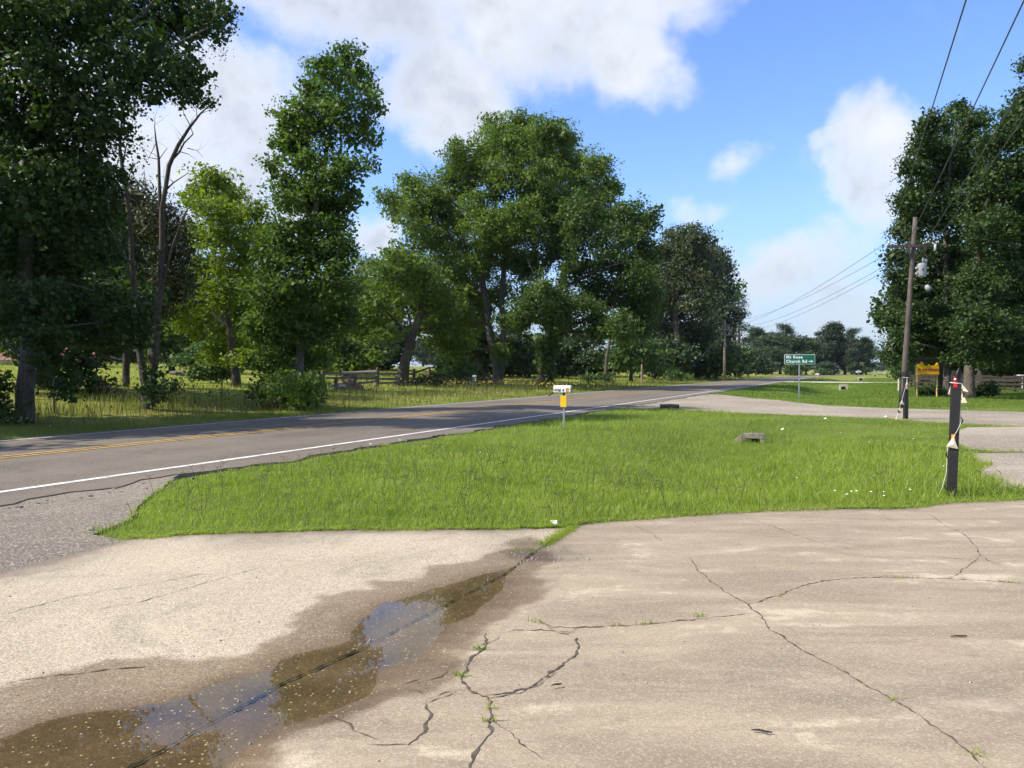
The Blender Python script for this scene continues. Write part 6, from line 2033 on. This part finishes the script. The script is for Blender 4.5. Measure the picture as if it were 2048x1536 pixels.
def far_pole(x, y, h, arms, rz, label, mat, transformer=False):
    t = thing('power_pole', label, 'power pole', (x, y, gz(x, y)), rz)
    MB().tube([(0, 0, -.3), (0, 0, h * .5), (0, 0, h)], [.22, .19, .15], 10).build('shaft', M[mat], t)
    for (z, a, b) in arms:
        crossarm(t, (a, -.2, z), (b, -.2, z), (.16, .20), M[mat])
        for q in (a + .15, b - .15, (a + b) / 2 + .5):
            insulator(t, (q, -.2, z + .08), 1.7)
    if transformer:
        MB().tube([(1.0, -.1, h - 2.6), (1.0, -.1, h - 1.9)], [.22, .22], 12).build('transformer', M['transformer'], t)
    return t


far_pole(32.05, 116, 9.1, ((7.75, -1.0, 1.2), (6.95, -.65, .8)), 0, 'pale wooden power pole with two crossarms, left of the road before the dark junipers', 'pole_pale')
far_pole(101.0, 277, 10.6, ((9.3, -1.6, 1.7),), 0, 'most distant power pole rising behind the green road sign', 'pole_pale')

zp = gz(PX, PY) + za
WA = [(PX - .68, PY - .13, zp + .27), (PX + .14, PY - .13, zp + .22), (PX + .86, PY - .15, zp + .16), (PX + 1.28, PY - .15, zp + .18)]
lines = 'power lines overhead'
for i, (p, nm) in enumerate(zip(WA, ('leftmost overhead line running from the leaning pole up over the lot', 'second overhead line from the leaning pole up over the lot',
                                     'third overhead line from the leaning pole, seen against the right trees', 'rightmost overhead line from the leaning pole, seen against the right trees'))):
    wire('power_line', nm, p, (p[0] - .4415 * 56, p[1] - 56, zp + .25), .35, .0125, 30, 'power line', lines)
FP = [(31.2, 115.8, 8.15), (32.05, 116, 9.2), (33.1, 115.8, 8.15), (32.8, 115.8, 7.2)]
for i, (p, q, nm) in enumerate(zip(WA, FP, ('lowest', 'topmost', 'second', 'third'))):
    wire('power_line', '%s of the lines sagging from the leaning pole across the road to the pale pole' % nm, p, q, 1.1, .011, 40, 'power line', lines)
wire('power_line', 'thin service line running right from the top of the leaning pole', (PX + .5, PY, zp + .9), (PX + 22, PY + 6, zp + .3), .5, .010, 24, 'power line', lines)
wire('power_line', 'upper of the far lines beyond the pale pole across the pines', (33.1, 116, 8.1), (102.4, 277, 9.6), 1.4, .03, 24, 'power line', lines)
wire('power_line', 'lower of the far lines beyond the pale pole across the pines', (32.8, 116, 7.1), (99.6, 277, 9.5), 1.6, .03, 24, 'power line', lines)
wire('guy_wire', 'slanting guy wire from the pale pole down into the weeds', (31.6, 115.9, 6.9), (24.6, 113.0, gz(24.6, 113.0)), .0, .03, 8, 'guy wire')
t = thing('field_pole', 'thin grey pole standing alone in the field behind the rail fence', 'pole', (-17.8, 100, gz(-17.8, 100)))
MB().tube([(0, 0, -.2), (0, 0, 2), (.05, 0, 4.0)], [.13, .12, .10], 8).build('shaft', M['pole_pale'], t)
MB().tube([(.05, 0, 4.0), (.05, 0, 4.08)], [.12, .05], 8).build('cap', M['galv'], t)

# ------------------------------------------------------------------ culvert headwalls and pipe
def headwall(loc, rz, w, h, wing, mat, label, open_w=None, frame=False):
    t = thing('culvert', label, 'culvert', loc, rz)
    ow = open_w or w * .5
    mb = MB()
    th = .16
    mb.box((0, 0, h - .08), (w, th, .16))
    mb.build('lintel', M[mat], t, .012)
    jw = (w - ow) / 2
    for sx in (-1, 1):
        MB().box((sx * (ow / 2 + jw / 2), .005, (h - .16) / 2 - .1), (jw, th - .01, h - .16 + .2)).build('jamb', M[mat], t, .012)
    if frame:
        MB().box((0, -.06, .03), (w, th + .1, .12)).build('sill', M[mat], t, .012)
    if wing:
        MB().prism([(-w / 2 - .005, h - .02), (-w / 2 - .005, -.15), (-w / 2 - .38, -.15), (-w / 2 - .38, .0), (-w / 2 - .15, h * .6)], -.3, -.14, 'y').build('wing_wall', M[mat], t, .012)
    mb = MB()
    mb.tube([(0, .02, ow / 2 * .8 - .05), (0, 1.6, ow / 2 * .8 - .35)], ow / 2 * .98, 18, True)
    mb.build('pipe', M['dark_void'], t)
    return t


headwall((7.15, 22.7, gz(7.15, 22.3) - .04), R(-20), .62, .33, True, 'concrete_old', 'mossy concrete culvert opening sunk in the near lawn', .36)
headwall((34.5, 80, gz(34.5, 80) - .05), R(-10), .86, .62, False, 'headwall', 'pale square concrete culvert opening in the far lawn right of the green sign', .5, True)
headwall((59, 130, gz(59, 130) - .05), R(-10), 1.0, .6, False, 'headwall', 'smaller far culvert opening just below the long white board', .6)
headwall((94.4, 200, gz(94.4, 200) - .05), R(-10), 1.0, .5, False, 'headwall', 'most distant culvert opening, a small dark slot near the end of the verge', .6)
t = thing('drain_pipe', 'short dark pipe lying at the lawn edge where the side road meets the highway', 'pipe', (6.72, 32.7, gz(6.72, 32.7)))
MB().tube([(-.36, .1, .10), (0, 0, .12), (.36, -.1, .10)], [.085, .085, .085], 12).build('pipe_wall', M['black_pipe'], t)
MB().tube([(.361, -.1, .10), (.365, -.1, .10)], [.06, .06], 12).build('pipe_mouth', M['dark_void'], t)
MB().tube([(-.40, .11, .10), (-.33, .09, .10)], [.10, .10], 12).build('collar', M['stone'], t)

# ------------------------------------------------------------------ yellow sign by the right trees
t = thing('church_sign', 'bright yellow sign board on two yellow posts under the right trees', 'sign', (24.85, 46.0, gz(24.85, 46.0)), R(2))
t.scale = (.58, 1, .88)
for sx in (-1.05, 1.05):
    MB().box((sx, .04, 1.05), (.10, .09, 2.3)).build('post', M['post_yellow'], t, .006)
out = [(-1.18, 1.58), (1.16, 1.58), (1.16, 2.10), (1.08, 2.32), (.92, 2.36), (.80, 2.22), (.62, 2.16), (.3, 2.12), (.12, 2.22), (-.05, 2.13), (-.32, 2.16), (-.50, 2.28), (-.62, 2.44), (-.76, 2.36), (-.86, 2.24), (-1.0, 2.26), (-1.10, 2.2), (-1.18, 2.06)]
plate(MB(), out, -.035, .04).build('board', M['sign_yellow'], t, .004)
plate(MB(), [(-1.2, 1.55), (1.18, 1.55), (1.18, 1.62), (-1.2, 1.62)], -.05, .07).build('bottom_rail', M['yellow_plate'], t)
rr = random.Random(5)
mb = MB()
x = -1.02
while x < 1.0:
    w = rr.uniform(.055, .11)
    if rr.random() < .88:
        mb.box((x + w / 2, -.059, 1.86 + rr.uniform(-.01, .01)), (w * .8, .008, .17))
    x += w + .018
mb.build('red_lettering', M['dull_red'], t)
mb = MB()
x = -1.02
while x < 1.0:
    w = rr.uniform(.04, .10)
    mb.box((x + w / 2, -.059, 1.70), (w * .8, .008, .055))
    x += w + .02
mb.build('small_lettering', M['orange'], t)
for (x, z, s) in ((-.62, 2.28, .12), (.96, 2.22, .10), (.12, 2.12, .08)):
    mb = MB()
    mb.prism([(x + s * math.cos(a) * (1 if k % 2 else .55), z + s * math.sin(a) * (1 if k % 2 else .55)) for k, a in enumerate([2 * math.pi * i / 12 for i in range(12)])], -.064, -.056, 'y')
    mb.build('ornament', M['yellow_plate'], t)

# ------------------------------------------------------------------ brown board fence on the right
t = thing('board_fence', 'dark brown board fence running behind the right-hand trunks', 'fence', (35.8, 69, 0))
A, B = Vector((0, 0, 0)), Vector((2.9, -27.0, 0))
L = (B - A).length
dirv = (B - A).normalized()
nposts = 12
post_me = MB().box((0, 0, .62), (.13, .13, 1.36)).mesh('post')
post_me.materials.append(M['board_brown'])
ang = math.atan2(dirv.y, dirv.x)
step_ = L / (nposts - 1)
boards = []
for (zc, hh) in ((1.14, .15), (.90, .24), (.58, .14), (.22, .14)):
    me = MB().box((0, 0, 0), (step_ - .02, .03, hh)).mesh('board')
    me.materials.append(M['board_brown'])
    boards.append((zc, me))
for i in range(nposts):
    p = A + dirv * step_ * i
    zz = gz(35.8 + p.x, 69 + p.y)
    o = link('post', post_me, None, t, (p.x, p.y, zz))
    o.rotation_euler = (0, 0, ang)
    if i < nposts - 1:
        q = A + dirv * step_ * (i + .5)
        for (zc, me) in boards:
            o = link('board', me, None, t, (q.x - .085 * abs(dirv.y), q.y, zz + zc + random.uniform(-.012, .012)))
            o.rotation_euler = (0, random.uniform(-.004, .004), ang)

t = thing('rack', 'white flat-topped metal rack behind the brown board fence at the right edge', 'rack', (41.6, 62.5, gz(41.6, 62.5)))
MB().box((.3, 0, 1.22), (1.7, .8, .06)).build('top_slab', M['mail_white'], t, .01)
MB().box((.1, -.55, .82), (1.5, .22, .05)).build('shelf', M['mail_white'], t, .008)
MB().box((.5, -.55, .40), (1.5, .22, .06)).build('shelf', M['mail_white'], t, .008)
for sx in (-.45, .35, 1.05):
    for sy in (-.5, .3):
        MB().box((sx, sy, .6), (.05, .05, 1.2)).build('leg', M['mail_white'], t)
t = thing('feeder', 'pale green flat-lidded feeder just above the fence, left of the white rack', 'feeder', (45.0, 71, gz(45, 71)))
MB().box((0, 0, 1.08), (.52, .4, .06), None, .9).build('lid', M['wall_blue'], t, .01)
MB().box((0, 0, .75), (.4, .3, .6)).build('bin', M['ped_green'], t, .01)
MB().box((0, 0, .22), (.1, .1, .5)).build('leg', M['galv'], t)

# ------------------------------------------------------------------ rail fence on the left
t = thing('rail_fence', 'weathered wooden post-and-rail fence in the meadow beyond the road', 'fence', (-9.8, 56, 0))
FPTS = {'a': (-10.99, 48.0, 1.18), 'b': (-10.21, 50.0, 1.32), 'c': (-9.79, 56, 1.78), 'd': (-7.9, 62, 1.75), 'e': (-7.19, 67, 1.93), 'f': (-13.19, 60, 1.79), 'g': (-12.9, 52.5, 1.6), 'h': (-15.4, 58, 1.72)}


def fp(k, z=0.0):
    x, y, top = FPTS[k]
    return Vector((x + 9.8, y - 56, top - z))


for k, (x, y, top) in FPTS.items():
    g = gz(x, y)
    mb = MB()
    mb.tube([(x + 9.8, y - 56, g - .2), (x + 9.8 + random.uniform(-.02, .02), y - 56, (g + top) / 2), (x + 9.8, y - 56, top)], [.125, .12, .11], 8, True, .08, len(k), False)
    mb.build('post', M['pole_wood'], t)
for (a, za_, b, zb_) in (('a', .06, 'b', .06), ('b', .2, 'c', .62), ('b', .55, 'c', .95), ('c', .40, 'd', .40), ('c', .78, 'd', .78), ('d', .36, 'e', .06), ('g', .2, 'c', .35), ('g', .5, 'c', .72), ('h', .3, 'g', .25), ('h', .62, 'g', .6), ('h', .3, 'f', .35), ('f', .35, 'c', .2), ('c', 1.1, 'd', 1.05)):
    mb = MB()
    mb.bar(fp(a, za_) + Vector((0, -.10, 0)), fp(b, zb_) + Vector((0, -.10, 0)), .045, .15)
    mb.build('rail', M['rail_wood'], t)
t = thing('earth_mound', 'low brown mound of earth behind the corner of the rail fence', 'mound', (-10.7, 50.6, gz(-10.7, 50.6)))
V, F = [], []
bm = bmesh.new()
bmesh.ops.create_icosphere(bm, subdivisions=3, radius=1)
for v in bm.verts:
    n = 1 + .18 * math.sin(v.co.x * 5 + 1) * math.cos(v.co.y * 4) + .1 * math.sin(v.co.z * 9 + v.co.x * 7)
    v.co = Vector((v.co.x * .95 * n, v.co.y * .7 * n, max(-.2, v.co.z * .62 * n)))
me = bpy.data.meshes.new('mound')
bm.to_mesh(me)
bm.free()
link('mound', me, M['dirt'], t)
MB().box((-.55, -.9, .28), (1.1, .05, .16)).build('pale_board', M['wall_white'], t)

# wire fence along the bank
t = thing('wire_fence', 'rusty wire fence on thin steel posts in the weeds across the road', 'wire fence', (0, 0, 0))
wp = []
for i in range(30):
    s = -2 + 3.6 * i
    x, y = at_road(s, 23.2 + .15 * math.sin(i * 2.1))
    wp.append((x, y, gz(x, y)))
pm = MB().box((0, 0, .5), (.035, .035, 1.32)).mesh('post')
pm.materials.append(M['dark_steel'])
for k, p in enumerate(wp):
    o = link('post', pm, None, t, p)
    o.rotation_euler = (random.uniform(-.05, .05), random.uniform(-.05, .05), 0)
for z in (.45, .75, 1.05):
    mb = MB()
    mb.tube([(x, y, g + z) for x, y, g in wp], .005, 4, False)
    mb.build('strand', M['wire'], t)

t = thing('wooden_stake', 'pale wooden stake on the bank below the tall juniper', 'stake', (14.5, 86, gz(14.5, 86)))
MB().tube([(0, 0, -.2), (0, 0, 1.0), (.03, 0, 2.15)], [.11, .105, .10], 8, True, .05, 4, False).build('shaft', M['pole_pale'], t)
MB().tube([(.03, 0, 2.15), (.035, 0, 2.2)], [.09, .05], 8).build('tip', M['pole_pale'], t)
for (s, d, lb) in ((72, 24.5, 'dark fence stake in front of the young elm'), (80, 24.5, 'dark fence stake right of the broken snag')):
    x, y = at_road(s, d)
    t = thing('fence_stake', lb, 'stake', (x, y, gz(x, y)))
    MB().tube([(0, 0, -.1), (0, 0, 1.3)], [.06, .05], 7).build('shaft', M['pole_wood'], t)
    MB().tube([(0, 0, 1.3), (0, 0, 1.34)], [.05, .02], 7).build('tip', M['pole_wood'], t)

t = thing('utility_pedestal', 'small green utility pedestal with a white top in front of the vine-covered bush', 'pedestal', (-2.8, 57.5, gz(-2.8, 57.5)))
MB().box((0, 0, .45), (.26, .22, .95)).build('housing', M['ped_green'], t, .02)
MB().box((.0, 0, .98), (.28, .24, .14)).build('cap', M['wall_white'], t, .02)
MB().box((.05, -.115, .72), (.12, .006, .2)).build('label_plate', M['wall_white'], t)

t = thing('stone_pile', 'low pile of dark stones in the field below the field-edge oak', 'stones', (-26, 62, gz(-26, 62)))
for i in range(11):
    bm = bmesh.new()
    bmesh.ops.create_icosphere(bm, subdivisions=2, radius=1)
    q = random.uniform(.10, .2)
    for v in bm.verts:
        v.co = Vector((v.co.x * q * 1.3, v.co.y * q, v.co.z * q * .85)) * random.uniform(.85, 1.1)
    me = bpy.data.meshes.new('stone')
    bm.to_mesh(me)
    bm.free()
    link('stone', me, M['stone'], t, (random.uniform(-1.5, 1.5), random.uniform(-.4, .4), .12 + random.uniform(0, .3)))


def house(loc, rz, w, dpt, h, roof_h, wall, roof, label, hip=1.2):
    t = thing('house', label, 'house', loc, rz)
    MB().box((0, 0, h / 2 - .2), (w, dpt, h + .4)).build('wall', M[wall], t)
    e = .5
    mb = MB()
    a = [(-w / 2 - e, -dpt / 2 - e, h), (w / 2 + e, -dpt / 2 - e, h), (w / 2 + e, dpt / 2 + e, h), (-w / 2 - e, dpt / 2 + e, h), (-w / 2 + hip, 0, h + roof_h), (w / 2 - hip, 0, h + roof_h)]
    mb.v = [tuple(p) for p in a]
    mb.f = [(0, 1, 5, 4), (1, 2, 5), (2, 3, 4, 5), (3, 0, 4), (3, 2, 1, 0)]
    mb.s = [False] * 5
    rf = mb.build('roof', M[roof], t)
    for k in range(int(w / .9)):
        x = -w / 2 + .6 + k * .9
        y1 = max(0.0, 0)
        mb = MB()
        mb.bar((x, -dpt / 2 - e, h + .03), (max(min(x, w / 2 - hip), -w / 2 + hip), 0, h + roof_h + .03), .05, .04)
        mb.build('roof_seam', M[roof], rf)
    for x in (-w * .3, w * .28):
        win = MB().box((x, -dpt / 2 - .02, h * .55), (1.1, .08, 1.2)).build('window', M['wall_white'], t)
        MB().box((x, -dpt / 2 - .065, h * .55), (.95, .02, 1.05)).build('pane', M['glass'], win)
    dr = MB().box((0, -dpt / 2 - .02, 1.0), (.95, .08, 2.05)).build('door', M['board_brown'], t)
    MB().box((.38, -dpt / 2 - .08, 1.0), (.05, .05, .05)).build('handle', M['galv'], dr)
    return t


house((-66.5, 112, gz(-66.5, 112) - 1.9), R(12), 13, 8, 2.5, 1.9, 'wall_white', 'roof_red', 'low house with a rust-red metal roof seen past the leftmost trunks')
house((-62.0, 124, gz(-62, 124) - 1.2), R(8), 7, 6, 2.6, 1.2, 'wall_blue', 'wall_blue', 'small pale blue-grey house in the shade behind the field')

# ------------------------------------------------------------------ far road furniture
t = thing('signboard', 'long white board on one thin post far down the right verge', 'signboard', (95, 211, gz(95, 211)))
MB().box((0, 0, .9), (.1, .1, 1.9)).build('post', M['galv'], t)
MB().box((0, -.08, 1.15), (1.45, .06, .46)).build('board', M['sign_white'], t, .01)
MB().box((.1, -.115, 1.06), (.5, .01, .16)).build('dark_panel', M['mail_grey'], t)
t = thing('timber_frame', 'leaning two-pole timber frame with a top bar at the foot of the rightmost pines', 'frame', (114, 250, gz(114, 250)))
MB().tube([(-.35, 0, -.2), (-.45, 0, 2), (-.65, 0, 4.0)], .10, 8).build('leg', M['pole_pale'], t)
MB().tube([(.05, 0, -.2), (.0, 0, 4.0)], .10, 8).build('leg', M['pole_pale'], t)
MB().bar((-.85, 0, 4.05), (.8, 0, 4.05), .16, .16).build('top_bar', M['pole_pale'], t)
MB().bar((-.6, 0, 2.9), (.5, 0, 2.9), .08, .08).build('lower_bar', M['pole_pale'], t)
t = thing('road_marker', 'tiny pale delineator post at the end of the verge under the open sky gap', 'marker', (145.2, 300, gz(145.2, 300)))
MB().box((0, 0, .4), (.16, .1, 1.0)).build('post', M['sign_white'], t)
MB().box((0, 0, 1.15), (.34, .1, .5)).build('reflector', M['yellow_plate'], t)
t = thing('small_road_sign', 'small grey road sign seen from behind, left of the leaning power pole', 'road sign', (74.8, 149, gz(74.8, 149)))
MB().box((0, 0, 1.25), (.09, .07, 2.6)).build('post', M['galv'], t)
MB().box((0, -.06, 2.35), (.85, .02, .46)).build('panel', M['alu'], t, .004)
MB().box((0, -.06, 2.66), (.12, .1, .14)).build('cap_bracket', M['sign_white'], t)

# ------------------------------------------------------------------ litter
t = thing('paper_scrap', 'folded white paper scrap lying where the lawn meets the concrete joint', 'litter', (.44, 8.0, .035))
mb = MB()
pennant(mb, (-.055, .02, .055), (.04, .03, .06), (.02, -.05, -.01), .012)
mb.build('sheet', M['paper'], t)
t.scale = (.75, .75, .75)
mb = MB()
pennant(mb, (.04, .03, .06), (.05, .0, .0), (.02, -.05, -.01), -.006)
mb.build('fold', M['paper'], t)
t = thing('pavement_stone', 'single pale stone on the grey apron at the left', 'stone', (-4.32, 7.86, .02))
bm = bmesh.new()
bmesh.ops.create_icosphere(bm, subdivisions=2, radius=.035)
for v in bm.verts:
    v.co = Vector((v.co.x * 1.2, v.co.y, v.co.z * .8)) * random.uniform(.8, 1.1)
me = bpy.data.meshes.new('stone')
bm.to_mesh(me)
bm.free()
link('stone', me, M['pebble'], t)
for (x, y, a, n, lb) in ((2.72, 4.65, .1, .055, 'short dark twig on the right side of the concrete'), (1.12, 3.42, -.3, .045, 'short dark twig at the lower middle of the concrete'), (.23, 3.93, .4, .03, 'tiny dark twig inside the curved crack')):
    mb = MB()
    mb.tube([(-n, 0, .007), (-n * .3, n * .05, .010), (n * .4, -.004, .009), (n, n * .12, .006)], [.003, .005, .005, .003], 6)
    tag(mb.build('twig', M['bark_dark'], None, 0, (x, y, .024)), lb, 'twig').rotation_euler = (0, 0, a)


# ------------------------------------------------------------------ humid air
def build_haze():
    m = bpy.data.materials.new('humid_air')
    m.use_nodes = True
    N = Nodes(m.node_tree)
    out = N.n('ShaderNodeOutputMaterial')
    v = N.n('ShaderNodeVolumePrincipled')
    v.inputs['Color'].default_value = (.80, .88, 1.0, 1)
    v.inputs['Density'].default_value = .00007
    v.inputs['Anisotropy'].default_value = .2
    N.l(v.outputs[0], out.inputs['Volume'])
    mb = MB()
    mb.box((200, 1260, 15), (2320, 2800, 34))
    o = mb.build('haze', m)
    tag(o, kind='stuff')


build_haze()
